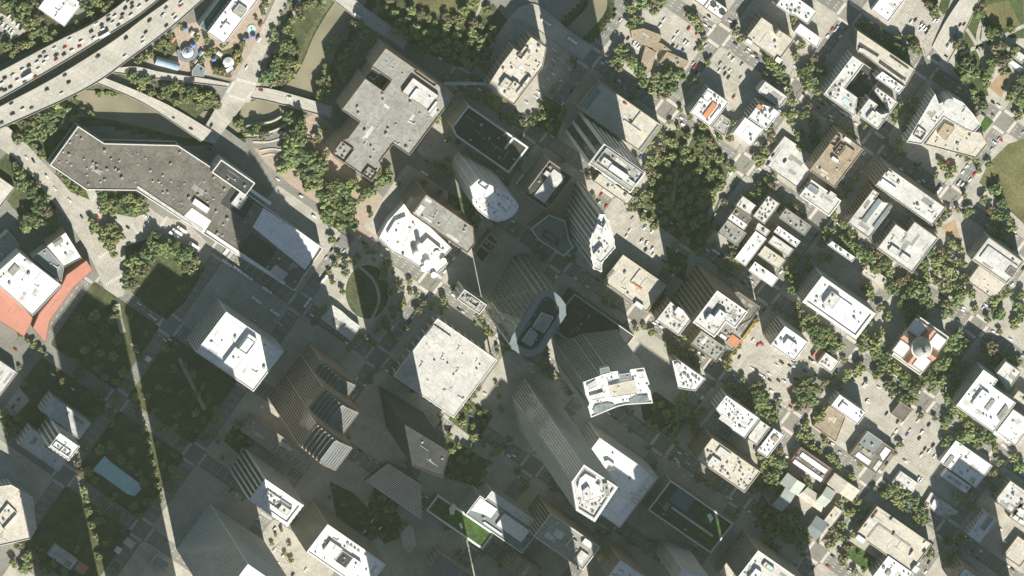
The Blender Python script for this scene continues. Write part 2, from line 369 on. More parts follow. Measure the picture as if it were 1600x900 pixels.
# ------------------------------------------------------------------ roads carried above the ground
def ribbon(name, A, B_, za, zb=None, th=1.4, mat='deck_concrete', barrier=True, cols=0, lanes=0, label=None, cat='overpass', n=6):
    """road deck between two edge lines traced at deck height; za..zb along its length"""
    zb = za if zb is None else zb; qa, qb = cr(Q(A), n), cr(Q(B_), n); N = 40
    def rs(q):
        d = [0]
        for p, e in zip(q, q[1:]): d.append(d[-1] + math.hypot(e[0] - p[0], e[1] - p[1]))
        out = []; k = 0
        for s in range(N + 1):
            t = d[-1] * s / N
            while k < len(d) - 2 and d[k + 1] < t: k += 1
            f = (t - d[k]) / max(1e-6, d[k + 1] - d[k]); out.append((q[k][0] + (q[k + 1][0] - q[k][0]) * f, q[k][1] + (q[k + 1][1] - q[k][1]) * f))
        return out
    qa, qb = rs(qa), rs(qb); L = []; R = []
    for s in range(N + 1):
        z = za + (zb - za) * s / N; L.append(P(*qa[s], z)); R.append(P(*qb[s], z))
    org = (L[0] + R[0]) / 2; org.z = 0
    root = empty(name, org, label, cat)
    up = lambda v, h: (v.x, v.y, v.z + h)
    d = MB()
    flip = (L[1] - L[0]).cross(R[0] - L[0]).z < 0
    def quad(m, a, bb, c, e, mat): m.face([a, bb, c, e][::-1] if flip else [a, bb, c, e], mat)
    for s in range(N):
        a, a2, r, r2 = L[s], L[s + 1], R[s], R[s + 1]
        quad(d, up(a, 0), up(a2, 0), up(r2, 0), up(r, 0), mat)
        quad(d, up(a, -th), up(r, -th), up(r2, -th), up(a2, -th), 'concrete')
        quad(d, up(a, 0), up(a, -th), up(a2, -th), up(a2, 0), 'concrete'); quad(d, up(r, 0), up(r2, 0), up(r2, -th), up(r, -th), 'concrete')
    d.obj('deck', root, org)
    if barrier:
        for E, F in ((L, R), (R, L)):
            k = MB()
            for s in range(N):
                a, a2 = E[s], E[s + 1]; i1 = (F[s] - E[s]).normalized() * 0.45; i2 = (F[s + 1] - E[s + 1]).normalized() * 0.45
                k.face([up(a, 0), up(a2, 0), up(a2, 1.0), up(a, 1.0)], 'concrete'); k.face([up(a, 1.0), up(a2, 1.0), up(a2 + i2, 1.0), up(a + i1, 1.0)], 'concrete')
                k.face([up(a + i1, 0), up(a + i1, 1.0), up(a2 + i2, 1.0), up(a2 + i2, 0)], 'concrete')
            k.obj('barrier', root, org)
    if lanes:
        k = MB()
        for q in range(1, lanes):
            f = q / lanes
            for s in range(N * 2):
                if s % 2 and q not in (1, lanes - 1): continue
                s0, f0 = s // 2, (s % 2) * .5; s1 = s0 + 1
                a = (L[s0].lerp(L[s1], f0)).lerp(R[s0].lerp(R[s1], f0), f); e = (L[s0].lerp(L[s1], f0 + .3)).lerp(R[s0].lerp(R[s1], f0 + .3), f)
                q2 = (R[s0] - L[s0]).normalized() * .16
                k.face([up(a - q2, .05), up(e - q2, .05), up(e + q2, .05), up(a + q2, .05)], 'line_white')
        k.obj('lane_marking', root, org, kind='stuff')
    if cols:
        for s in range(2, N, max(1, N // cols)):
            w = (R[s] - L[s]); ax = w.normalized(); cp = MB(); mid = (L[s] + R[s]) / 2
            if mid.z < 3: continue
            cp.box(mid, w.length * .9, 1.8, mid.z - th - 1.5, mid.z - th, (ax.x, ax.y, 0), 'concrete')
            for f in (.2, .5, .8):
                m_ = L[s].lerp(R[s], f); cp.cyl(m_, .8, -7, mid.z - th - 1.5, 'concrete', n=10)
            cp.obj('pier', root, org)
    return L, R, root
HZ = 9.0
FA, FB, _ = ribbon('freeway_overpass', '00 -300,595 0,445 330,270 590,140 790,-5 1000,-190', '00 -260,765 0,620 380,400 640,240 850,110 990,0 1200,-180', HZ, cols=9, lanes=6, label='northern deck of the elevated freeway, crowded with cars, top left', cat='freeway')
GA_, GB_, _ = ribbon('freeway_overpass', '00 -300,820 0,665 330,490 700,260 900,110 1060,-5 1290,-190', '00 -240,920 0,805 430,612 640,495 790,385 1050,190 1270,0 1500,-190', HZ, cols=9, lanes=6, label='southern deck of the elevated freeway, lightly trafficked, top left', cat='freeway')
ribbon('freeway_ramp', '00 640,480 860,568 1060,660 1290,795 1330,820', '00 580,512 820,610 980,700 1200,848 1255,885', 5.5, 0.5, th=1.0, cols=5, lanes=3, label='curved tan ramp over the bayou from the freeway to the signalled junction', cat='ramp')
ribbon('freeway_ramp', '00 690,428 850,415 1010,450 1280,490 1440,520', '00 660,448 900,482 1100,507 1280,528 1420,545', 5.5, 0.5, th=1.0, cols=5, lanes=3, label='straight tan ramp passing below the amusement park to the signalled junction', cat='ramp')
ribbon('road_bridge', '10 320,545 440,560 720,640 800,662', '10 290,615 420,640 705,716 790,738', 0.5, th=1.2, lanes=4, label='tan road bridge crossing the bayou west of the big grey theatre roof', cat='bridge')
ribbon('road_bridge', '10 720,-60 930,-5 1005,50 1150,150 1280,235', '10 690,-80 790,-5 1000,155 1160,250 1240,310', 0.5, th=1.2, lanes=4, label='road bridge over the bayou at the top, half in shadow, with a white bus', cat='bridge')
ribbon('road_bridge', '20 690,40 800,30 1000,190 1150,290', '20 620,110 740,150 900,260 1080,380', 0.4, th=1.0, lanes=5, label='shaded wide street bridge with two white buses at the top centre', cat='bridge')
ribbon('road_bridge', '40 950,-90 880,-5 790,130 705,290', '40 1060,-90 1005,0 900,220 800,400', 5.5, 0.4, th=1.2, lanes=4, label='sunlit road viaduct sloping down from the top edge beside the park', cat='bridge')
# streets outside the grid
sheet('road', '10 440,0 390,110 280,330 170,520 60,690 0,790 -40,870 60,900 130,800 320,560 350,400 430,200 520,0 530,-60 470,-60', 0.12, 'pavement')
sheet('road', '10 120,590 200,480 350,525 280,640 160,650', 0.2, 'deck_concrete')
sheet('road', 'px 0,200 12,198 42,225 75,262 115,300 150,345 175,390 200,440 192,462 170,470 155,430 130,380 95,330 50,275 20,245 0,232 -60,190 -60,150', 0.12, 'pavement')
sheet('road', 'px 110,295 160,297 200,330 290,345 330,385 320,400 280,370 210,350 195,375 195,420 175,395 150,345', 0.16, 'pavement')
sheet('road', 'px 300,200 345,196 420,250 480,310 540,360 560,385 545,395 460,330 380,265', 0.06, 'street')
def xwalk(pts):
    b = MB()
    for (x0, y0, x1, y1, k) in pts:
        a, e = P(x0, y0, 0.3), P(x1, y1, 0.3); d = (e - a).normalized(); q = Vector((-d.y, d.x, 0))
        for i in range(k):
            c = a.lerp(e, (i + .5) / k); b.face([(v.x, v.y, .3) for v in (c - q * 1.6 - d * .35, c - q * 1.6 + d * .35, c + q * 1.6 + d * .35, c + q * 1.6 - d * .35)], 'line_white')
    b.obj('crosswalk', kind='structure')
xwalk([(354, 145, 366, 127, 9), (370, 124, 400, 131, 11), (385, 155, 402, 133, 9), (358, 149, 383, 157, 9)])
xwalk([(155, 402, 178, 388, 9), (165, 445, 190, 430, 9), (145, 315, 152, 297, 7), (205, 350, 215, 365, 6), (250, 355, 262, 338, 7)])
# lawns, soil, lots, and dark sheets added for shade
for nm, s, z, m in [
    ('lawn', 'px -40,-60 90,-60 60,15 100,42 95,58 40,82 0,100 -40,100', .10, 'bank'), ('parking_lot', '00 -40,60 60,110 165,195 80,245 -40,190', .16, 'lot'),
    ('lawn', 'px 100,42 130,40 160,-60 200,-60 190,5 90,60', .12, 'bank'), ('lawn', 'px 0,160 30,200 75,255 120,197 95,185 125,160 110,150 60,160 20,170', .08, 'grass'),
    ('lawn', 'px 175,112 200,120 260,132 320,132 345,150 300,190 262,165 220,140', .12, 'bank'), ('plaza', 'px 225,85 255,60 280,40 325,30 345,-60 430,-60 425,0 405,50 385,95 365,125 330,118 280,110 230,100', .10, 'brick_paving'),
    ('lawn', 'px 225,85 250,62 272,50 280,75 260,95', .14, 'bank'), ('lawn', 'px 330,85 360,75 385,60 375,95 360,122 335,117', .14, 'bank'),
    ('lawn', 'px 420,90 440,60 470,-60 510,-60 500,20 478,60 465,95 458,120 440,135 410,125', .07, 'bank'),
    ('plaza', 'px 395,230 440,240 470,190 495,175 520,200 520,245 580,290 610,320 600,345 580,395 545,360 500,320 455,290 415,255', .10, 'brick_paving'),
    ('lawn', 'px 640,-60 765,-60 760,15 745,28 690,25 660,18 640,5', .10, 'dry_grass'), ('lawn', 'px 600,-60 640,-60 640,5 690,25 745,30 770,5 800,40 770,75 760,115 700,100 620,55 590,30', .06, 'bank'),
    ('lawn', 'px 195,385 240,370 300,385 320,420 290,470 260,500 230,480 200,450', .24, 'bank'),
    ('lawn', 'px 165,300 212,300 235,330 210,340 160,330', .22, 'grass'), ('lawn', 'px 85,270 135,298 140,312 110,300', .22, 'grass'),
    ('lawn', 'px 10,240 30,250 85,310 90,345 50,360 0,300 0,250', .08, 'bank'), 
    ('lawn', 'px ' + ' '.join('%.1f,%.1f' % (574 + 34 * math.cos(a * .2618), 456 + 42 * math.sin(a * .2618)) for a in range(24)), .2, 'bank'), ('lawn', 'px 1040,205 1105,195 1140,260 1120,330 1095,400 1040,360 1000,330', .2, 'bank'),
    ('lawn', 'px 1440,-60 1600,-60 1600,60 1580,60 1535,40 1530,90 1545,150 1525,150 1490,110 1500,60 1530,0', .18, 'grass'),
    ('lawn', 'px 1530,10 1575,0 1595,40 1560,45', .22, 'dry_grass'), ('lawn', 'px 1455,-60 1500,-60 1480,20 1455,35 1435,10', .18, 'grass'),
    ('ball_field', 'px 1530,285 1545,255 1575,225 1640,205 1660,360 1600,350', .2, 'dry_grass'), ('sand_lot', '40 1060,545 1170,415 1190,480 1140,612', .24, 'sand_lot'),
    ('sand_lot', '41 760,520 850,470 900,660 790,560', .24, 'sand_lot'), ('lawn', '43 145,755 200,690 360,790 290,870', .24, 'lush'), ('lawn', '40 1000,790 1040,725 1090,760 1030,830', .24, 'lush'),
    ('parking_lot', 'X7 440,170 520,60 720,60 900,90 970,180 800,410 640,300', .2, 'lot'), ('parking_lot', '30 355,260 460,160 540,215 490,310 420,330', .2, 'lot'),
    ('parking_lot', '30 630,400 720,300 790,400 760,600 690,520', .2, 'lot'), ('parking_lot', '31 0,480 40,400 290,600 310,690 280,790 240,720', .2, 'lot'),
    ('parking_lot', '20 770,640 900,330 1000,330 1010,470 850,680', .2, 'lot'), ('parking_lot', '40 470,120 540,10 640,0 750,150 690,295', .2, 'lot'),
    ('parking_lot', 'X8 900,260 1060,60 1140,260 1200,380 1130,440 1040,400', .2, 'lot'), ('parking_lot', 'X8 830,200 930,40 1010,-10 1070,50 910,270', .22, 'lot'),
    ('parking_lot', 'XA 15,400 120,260 185,340 90,450', .2, 'lot'), ('parking_lot', '13 380,760 480,680 580,790 600,900 420,900 370,830', .2, 'lot'),
    ('lawn', 'px 655,690 700,682 765,722 745,760 700,748 668,720', .24, 'bank'), ('lawn', 'px 515,752 552,770 608,828 575,848 525,805', .24, 'bank'), ('lawn', 'px 1000,625 1025,612 1075,648 1050,688 1005,655', .24, 'bank'), ('lawn', 'px 860,700 885,690 905,715 895,740', .24, 'bank'),  # dark sheets added over paving to deepen the shade between towers
    ('lawn', 'px 590,745 640,835 600,850 575,790', .24, 'bank'), ('lawn', 'px 700,300 740,320 745,350 715,380 700,345', .24, 'bank'), ('lawn', 'px 850,150 885,170 870,215 835,195', .24, 'bank'), ('lawn', 'px 1040,385 1075,400 1070,440 1045,425', .24, 'bank'), ('lawn', 'px 370,655 395,690 380,715 350,690', .24, 'bank'), ('lawn', 'px 700,655 735,625 770,650 745,690', .24, 'bank'), ('lawn', 'px 1190,770 1225,830 1200,850 1180,800', .24, 'bank'),  # more dark green sheets standing in for shade on the plazas
    ('reflecting_pool', '03 575,240 655,150 690,185 870,320 882,360 840,400 800,390 630,268', .34, 'pool_water')]:
    sheet(nm, s, z, m)
# painted bays in the open lots
b = MB()
for s, ax in (('X7 470,150 540,70 700,75 900,110 950,180 810,370 660,290', 0), ('30 355,260 460,160 540,215 490,310 420,330', 1), ('31 0,480 40,400 290,600 310,690 280,790 240,720', 1), ('20 770,640 900,330 1000,330 1010,470 850,680', 0), ('40 480,120 540,20 640,10 740,150 690,280', 1), ('X8 920,260 1060,80 1130,260 1180,380 1130,420 1040,390', 1), ('13 390,770 480,690 570,790 590,890 430,890', 1), ('00 -40,60 60,110 155,195 80,235 -40,180', 1)):
    q = W2(s, .26, False); A_, B_ = (U, V) if ax else (V, U); pu_ = [Vector((x, y, 0)) for x, y in q]; lo, hi = min(v.dot(A_) for v in pu_), max(v.dot(A_) for v in pu_); l2, h2 = min(v.dot(B_) for v in pu_), max(v.dot(B_) for v in pu_); r_ = 0; t_ = lo + 3
    while t_ < hi:
        s_ = l2
        while s_ < h2:
            p = A_ * t_ + B_ * s_; e = p + A_ * 4.8
            if inpoly(p.x, p.y, q) and inpoly(e.x, e.y, q): b.face([(v.x, v.y, .27) for v in (p - B_ * .12, e - B_ * .12, e + B_ * .12, p + B_ * .12)], 'line_white')
            s_ += 2.8
        t_ += 5.0 if r_ % 2 == 0 else 11.5; r_ += 1
b.obj('parking_bay_lines', kind='structure')
# walks in the parks
for pts, w_ in [([(1535, 30), (1528, 60), (1540, 78), (1545, 65), (1535, 40)], 4), ([(1500, 85), (1530, 72), (1560, 60), (1600, 40)], 4), ([(1525, 75), (1535, 95), (1533, 112)], 3), ([(1510, 45), (1520, 60), (1528, 75)], 3.5), ([(1470, -5), (1465, 12), (1472, 24)], 3),
                ([(470, -5), (455, 30), (440, 62), (428, 84)], 4), ([(755, -5), (750, 12), (745, 25), (735, 60), (718, 95)], 3), ([(574 + 40 * math.cos(a * .5236), 456 + 49 * math.sin(a * .5236)) for a in range(13)], 3.5), ([(560, 415), (585, 440), (592, 470), (580, 500)], 3),
                ([(625, 440), (618, 470), (622, 500), (605, 530)], 3), ([(183, 475), (187, 500), (192, 520)], 6), ([(1150, 265), (1120, 310), (1105, 345)], 5), ([(1085, 200), (1060, 260), (1050, 320)], 4), ([(280, 560), (300, 600), (320, 640)], 4)]:
    path('footpath', pts, w_, .3, 'pavement')
# curved terraces beside the bayou
for pts in ([(372, 200), (400, 195), (425, 190), (440, 182)], [(385, 212), (410, 210), (432, 203), (448, 195)], [(395, 222), (420, 222), (445, 214), (455, 206)], [(405, 236), (425, 233), (445, 236)], [(410, 244), (425, 241), (445, 245)]):
    c = cr(pts, 5); b = MB()
    for (x, y), (x2, y2) in zip(c, c[1:]):
        p, q = P(x, y, .8), P(x2, y2, .8); d = (q - p).normalized(); n_ = Vector((-d.y, d.x, 0))
        b.prism(ccw([((p + n_ * 1).x, (p + n_ * 1).y), ((q + n_ * 1).x, (q + n_ * 1).y), ((q - n_ * 1).x, (q - n_ * 1).y), ((p - n_ * 1).x, (p - n_ * 1).y)]), -5, .8, 'concrete', 'roof_beige')
    tag(b.obj('terrace_wall'), '%s curved terrace wall from the top stepping down to the bayou' % ('first second third fourth fifth'.split()[[200, 212, 222, 236, 244].index(pts[0][1])]), 'terrace wall', 'curved terraces by the bayou')
# ------------------------------------------------------------------ buildings
FOOT = [W2('03 560,240 655,140 700,185 885,320 895,360 845,412 790,400 620,280', 0, False)]                                                         # footprints, to keep trees and cars out of walls
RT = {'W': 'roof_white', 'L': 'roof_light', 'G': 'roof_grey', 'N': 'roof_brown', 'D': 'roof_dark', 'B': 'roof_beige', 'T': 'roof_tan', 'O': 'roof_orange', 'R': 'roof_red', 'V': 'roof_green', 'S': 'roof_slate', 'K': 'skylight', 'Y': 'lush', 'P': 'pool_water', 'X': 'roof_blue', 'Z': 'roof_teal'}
def unit_meshes():
    out = {}
    b = MB(); b.prism([(-1, -.7), (1, -.7), (1, .7), (-1, .7)], .25, 1.6, 'unit_white', 'unit_white', True)      # packaged air handler with two fans
    for x in (-.5, .5): b.cyl((x, 0), .42, 1.6, 1.75, 'metal_mid', 'metal_dark', 10)
    for x in (-.8, .8): b.prism([(x - .1, -.6), (x + .1, -.6), (x + .1, .6), (x - .1, .6)], 0, .25, 'metal_dark')
    out['ac'] = b.mesh('rooftop_unit')
    b = MB(); b.prism([(-1.1, -.8), (.4, -.8), (.4, .8), (-1.1, .8)], .2, 1.5, 'metal_light', 'metal_mid', True); b.prism([(.4, -.4), (1.5, -.4), (1.5, .4), (.4, .4)], .2, .9, 'metal_light', 'metal_light', True)
    b.cyl((-.4, 0), .5, 1.5, 1.65, 'metal_mid', 'metal_dark', 10); out['ahu'] = b.mesh('rooftop_unit')
    b = MB(); b.cyl((0, 0), .55, 0, .9, 'metal_light', n=10); b.cyl((0, 0), .85, .9, 1.3, 'metal_light', 'metal_mid', 10, r2=.3); out['vent'] = b.mesh('roof_vent')
    b = MB(); b.prism([(-2.2, -.3), (2.2, -.3), (2.2, .3), (-2.2, .3)], .2, .75, 'metal_light', 'metal_light', True); b.prism([(1.6, .3), (2.2, .3), (2.2, 1.8), (1.6, 1.8)], .2, .75, 'metal_light', 'metal_light', True)
    for x in (-1.8, 0, 1.6): b.prism([(x, -.2), (x + .2, -.2), (x + .2, .2), (x, .2)], 0, .2, 'metal_dark')
    out['duct'] = b.mesh('roof_duct')
    b = MB(); b.prism([(-1, -1), (1, -1), (1, 1), (-1, 1)], 0, .35, 'metal_mid'); k = [(-1, -1, .35), (1, -1, .35), (1, 1, .35), (-1, 1, .35), (0, 0, .8)]
    for i in range(4): b.face([k[i], k[(i + 1) % 4], k[4]], 'skylight')
    out['sky'] = b.mesh('roof_skylight')
    b = MB(); b.prism([(-1, -1), (1, -1), (1, 1), (-1, 1)], 0, 2.4, 'wall_pale', 'roof_light'); b.prism([(.98, -.4), (1.03, -.4), (1.03, .4), (.98, .4)], .05, 2, 'metal_dark', 'metal_dark'); out['hut'] = b.mesh('stair_head')
    return out
UM = unit_meshes(); UN = {'ac': 'rooftop_unit', 'ahu': 'rooftop_unit', 'vent': 'roof_vent', 'duct': 'roof_duct', 'sky': 'roof_skylight', 'hut': 'stair_head'}
def put_unit(kind, x, y, z, parent, org, s=1.0, rz=0.0):
    o = bpy.data.objects.new(UN[kind], UM[kind]); COL.objects.link(o); o.parent = parent
    o.location = (x - org[0], y - org[1], z); o.rotation_euler = (0, 0, GA + rz); o.scale = (s, s, s); return o
def facade(b, wb, poly, z0, z1, kind, fh, bw, gl, wall):
    """windows as real panes, bands or bars set on each wall face"""
    n = len(poly); nf = max(1, int((z1 - z0) / fh)); fh = (z1 - z0) / nf
    for i in range(n):
        a, e = Vector(poly[i]), Vector(poly[(i + 1) % n]); L = (e - a).length
        if L < 4: continue
        d = (e - a) / L; o = Vector((d.y, -d.x)); nb = max(1, int((L - 1.5) / bw)); st_ = (L - 1.5) / nb
        def q(s0, s1, h0, h1, off, mat, m=b):
            p, r = a + d * s0 + o * off, a + d * s1 + o * off; m.face([(p.x, p.y, h0), (r.x, r.y, h0), (r.x, r.y, h1), (p.x, p.y, h1)], mat)
        def bar(s0, s1, h0, h1, dep, mat, m):
            p, r = a + d * s0, a + d * s1; m.prism([(p.x, p.y), ((p + o * dep).x, (p + o * dep).y), ((r + o * dep).x, (r + o * dep).y), (r.x, r.y)][::-1], h0, h1, mat, mat, True)
        if kind == 'punch':
            for f in range(nf):
                for k in range(nb): s = .75 + st_ * k; q(s + st_ * .2, s + st_ * .8, z0 + fh * (f + .3), z0 + fh * (f + .82), .07, gl)
        elif kind == 'band':
            for f in range(nf): q(.8, L - .8, z0 + fh * (f + .32), z0 + fh * (f + .85), .07, gl)
        elif kind == 'fin':                                       # glass wall behind upright piers
            q(.5, L - .5, z0 + 1, z1 - 1, .07, gl)
            for k in range(nb + 1): s = .75 + st_ * k; bar(max(0, s - st_ * .16), min(L, s + st_ * .16), z0, z1 - .2, .7, wall, wb)
        elif kind == 'grid':
            q(.5, L - .5, z0 + 1, z1 - 1, .07, gl)
            for k in range(nb + 1): s = .75 + st_ * k; bar(max(0, s - .28), min(L, s + .28), z0, z1 - .2, .55, wall, wb)
            for f in range(1, nf): bar(.5, L - .5, z0 + fh * f - .5, z0 + fh * f + .5, .35, wall, wb)
        elif kind == 'slot':                                      # open parking levels: dark strips painted for the shade within
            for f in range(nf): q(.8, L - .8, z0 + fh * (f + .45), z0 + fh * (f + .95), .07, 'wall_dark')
def scatter_units(poly, z, parent, org, n, rnd, kinds=('ac', 'ac', 'vent', 'duct', 'ahu', 'sky', 'hut'), lo=.8, hi=1.5):
    xs = [p[0] for p in poly]; ys = [p[1] for p in poly]; pts = []; q = inset(poly, 3.0); t = 0
    while len(pts) < n and t < n * 30:
        t += 1; x, y = rnd.uniform(min(xs), max(xs)), rnd.uniform(min(ys), max(ys))
        if not inpoly(x, y, q) or any(math.hypot(x - a, y - c) < 4 for a, c in pts): continue
        pts.append((x, y)); put_unit(rnd.choice(kinds), x, y, z, parent, org, rnd.uniform(lo, hi), rnd.choice((0, math.pi / 2)))
NB = [0]
def Bd(name, label, s, h, wall, roof, fac=('punch', 3.8, 4.0, 'glass_dark'), units=0, boxes=(), z0=0.0, par=0.9, pw=0.5, sn=True, root=None, cat='building', lo=.8, hi=1.5, pmat=None, kinds=None, rings=()):
    """one building (or a wing of it): walls, windows, parapet, roof and what stands on the roof. s traces the roof as photographed at height h"""
    NB[0] += 1; rnd = random.Random(NB[0] * 13 + 5)
    poly = W2(s, h, sn); c = cen(poly); org = (c[0], c[1], 0.0)
    if root is None: root = empty(name, org, label, cat)
    org = tuple(root.location)
    if z0 < 1: FOOT.append(inset(poly, -1.0))
    wl = 'wall_' + wall; gl_ = fac[3] if fac else None
    b = MB(); b.prism(poly, z0 - .2, h - .02, wl)
    wb = b
    if fac:
        k = MB(); facade(k, b, poly, z0 + (0.5 if fac[0] != 'slot' else 0), h - .6, fac[0], fac[1], fac[2], fac[3], wl)
        b.obj('wall', root, org)
        if k.f: k.obj('windows', root, org, kind='stuff')
    else: b.obj('wall', root, org)
    zr = h - par
    r = MB(); r.face([(x, y, zr) for x, y in inset(poly, pw - .01)], RT[roof]); ro = r.obj('roof', root, org)
    p = MB(); p.ring(poly, pw, zr - .1, h, pmat or wl); p.obj('parapet', root, org)
    occ = []
    for bx in boxes:                                              # (outline, height above roof, roof code, wall)
        q = W2(s.split()[0] + ' ' + bx[0] if bx[0][0] in '-0123456789' else bx[0], zr + bx[1], sn)
        m = MB(); m.prism(q, zr, zr + bx[1], 'wall_' + (bx[3] if len(bx) > 3 else 'pale'), RT[bx[2]])
        if bx[1] > 2: m.ring(q, .35, zr + bx[1], zr + bx[1] + .35, 'wall_' + (bx[3] if len(bx) > 3 else 'pale'))
        m.obj('penthouse' if bx[1] > 1.2 else 'roof_panel', ro, org); occ.append(q)
        if bx[1] > 2.5 and abs(area(q)) > 60: scatter_units(q, zr + bx[1], ro, org, 2, rnd, lo=.6, hi=1.0)
    for rg in rings:                                              # screens round plant on the roof
        q = W2(s.split()[0] + ' ' + rg[0], zr + rg[1], sn); m = MB(); m.ring(q, .4, zr, zr + rg[1], 'wall_' + (rg[2] if len(rg) > 2 else 'pale')); m.obj('plant_screen', ro, org)
        scatter_units(q, zr, ro, org, rg[3] if len(rg) > 3 else 3, rnd, ('ac', 'ahu', 'ac'), .9, 1.3)
    ar = abs(area(poly))
    if ar > 250 and h < 200 and roof not in 'YPK':                # pipe runs and membrane patches
        xs = [q_[0] for q_ in poly]; ys = [q_[1] for q_ in poly]; ii = inset(poly, pw + 1.2)
        for kk in range(min(9, 2 + int(ar / 350))):
            for tt in range(12):
                x, y = rnd.uniform(min(xs), max(xs)), rnd.uniform(min(ys), max(ys)); ax = U if rnd.random() < .5 else Vector((-U.y, U.x, 0)); ln = rnd.uniform(5, 16); pipe = kk % 2 == 0; wd = .3 if pipe else rnd.uniform(2, 6); bxx = Vector((-ax.y, ax.x, 0))
                cc = [Vector((x, y, 0)) + ax * sx * ln / 2 + bxx * sy * wd / 2 for sx, sy in ((-1, -1), (1, -1), (1, 1), (-1, 1))]
                if all(inpoly(v.x, v.y, ii) for v in cc) and not any(inpoly(x, y, inset(o_, -2)) for o_ in occ):
                    m = MB(); dz = .12 + .012 * kk
                    if pipe: m.box((x, y), ln, .3, zr + .15, zr + .45, ax, 'metal_light')
                    else: m.box((x, y), ln, wd, zr, zr + dz, ax, {'W': 'roof_light', 'L': 'roof_grey', 'G': 'roof_light', 'N': 'roof_grey', 'B': 'roof_light', 'T': 'roof_beige'}.get(roof, RT[roof]))
                    m.obj('pipe_run' if pipe else 'roof_patch', ro, org); break
    if units:
        ip = inset(poly, pw + .5)
        xs = [p_[0] for p_ in ip]; ys = [p_[1] for p_ in ip]; done = []; t = 0
        while len(done) < units and t < units * 40:
            t += 1; x, y = rnd.uniform(min(xs), max(xs)), rnd.uniform(min(ys), max(ys))
            if not inpoly(x, y, inset(poly, pw + 2)) or any(inpoly(x, y, inset(o, -1.5)) for o in occ) or any(math.hypot(x - a, y - e) < 3.4 for a, e in done): continue
            done.append((x, y)); put_unit(rnd.choice(kinds or ('ac', 'ac', 'vent', 'duct', 'ahu', 'sky', 'vent')), x, y, zr, ro, org, rnd.uniform(lo, hi), rnd.choice((0, math.pi / 2)))
    return root
pu = lambda w=4.0, g='glass_dark', f=3.8: ('punch', f, w, g)
bn = lambda f=3.8, g='glass_dark': ('band', f, 4, g)
fn = lambda w=3.0, g='glass_dark': ('fin', 3.9, w, g)
gr = lambda w=3.0, f=4.0, g='glass_dark': ('grid', f, w, g)
sl_ = ('slot', 3.2, 4, 'glass_dark')

# --- top left and the bayou
Bd('warehouse', 'white flat-roofed warehouse above the freeway, top left corner', '00 232,60 415,162 505,20 345,-90', 9, 'white', 'W', pu(6), 4, par=.4)
r = Bd('aquarium_building', 'white-roofed building with teal glass flank in the amusement park', '10 30,213 128,282 335,-15 215,-85', 24, 'pale', 'W', gr(4, 4, 'glass_teal'), 6, boxes=[('175,75 215,20 268,60 225,120', 2.6, 'G'), ('100,180 130,140 160,160 130,205', 2, 'W')], kinds=('vent', 'vent', 'ac'))
Bd('', '', '10 -15,175 110,-60 215,-85 30,213', 15, 'grey', 'Z', None, 0, root=r, par=.3)
Bd('park_pavilion', 'dark purple-roofed pavilion at the edge of the amusement park', '00 1198,440 1235,405 1290,425 1275,478 1200,472', 5, 'grey', 'S', None, 1, par=.3)
Bd('park_pavilion', 'small white booth below the round park tent', '10 125,438 170,412 180,430 138,458', 4, 'white', 'W', None, 0, par=.2)
r = Bd('theatre_building', 'huge grey stepped-outline theatre roof beside the bayou', 'W 405,60 830,355 570,740 455,660 375,775 385,815 325,895 75,725 130,640 180,628 247,525 140,450 280,250 400,335 445,265 328,183', 42, 'brown', 'G', None, 26,
       boxes=[('515,335 580,245 740,355 680,455', 3.5, 'L', 'brick'), ('560,375 600,310 615,320 575,385', 5.2, 'W'), ('680,460 720,390 732,398 692,470', 5.2, 'W')], rings=[('75,725 130,645 215,690 155,780', 2.5, 'brick', 5), ('265,855 300,800 355,835 325,893', 2.5, 'brick', 3), ('590,215 610,195 735,280 715,300', 2, 'brick', 1)], par=1.2, pmat='wall_brown', kinds=('vent', 'ac', 'ac', 'duct'))
Bd('', '', 'W 280,250 400,335 445,265 328,183', 31, 'brown', 'D', None, 2, root=r, par=.3)
r = Bd('entertainment_hall', 'long bent brown-roofed hall dotted with white vents', 'px 78,258 122,197 163,224 278,227 325,258 505,388 460,455 320,367 213,298 135,297', 17, 'grey', 'N', bn(8), 70, par=.8, pw=1.0, pmat='wall_pale', kinds=('vent', 'ac', 'vent', 'sky', 'ac'), lo=.9, hi=1.5, sn=False,
       boxes=[('395,355 412,325 500,385 477,422', .5, 'W'), ('285,340 300,325 330,345 318,365', .5, 'W'), ('361,318 375,300 388,308 374,328', 3, 'L'), ('422,425 432,415 450,428 440,440', 3, 'L'), ('345,318 365,288 400,312 380,342', .3, 'D'), ('372,392 392,362 432,390 414,420', .35, 'D'), ('322,363 324,359 446,441 444,446', 1.0, 'W', 'white'), ('214,294 215,290 318,358 316,362', .9, 'L'), ('332,258 335,254 425,317 422,321', 1.0, 'W', 'white'), ('300,318 305,310 328,326 323,334', 2.5, 'W', 'white')])
Bd('', '', 'px 345,250 399,285 385,306 330,270', 21, 'grey', 'D', None, 3, root=r, pmat='wall_pale', pw=1.2)
r = Bd('performance_hall', 'red and white roofed performance hall on the left edge', 'X9 -60,380 120,220 385,425 205,615', 28, 'pale', 'W', None, 8, par=1.0, boxes=[('50,340 95,290 125,320 80,370', 1.5, 'G'), ('150,275 165,265 200,290 190,305', 1.5, 'L')], sn=False)
Bd('', '', 'X9 290,180 410,92 512,255 400,312', 24, 'brown', 'W', None, 3, root=r, sn=False, boxes=[('330,165 385,130 398,150 345,188', 1.5, 'G')])
Bd('', '', 'X9 200,250 290,190 400,312 385,400', 17, 'grey', 'S', None, 4, root=r, sn=False)
Bd('', '', 'X9 -60,350 -5,405 205,625 185,690 150,745 -60,610', 14, 'brick', 'R', None, 0, root=r, sn=False, par=.2)
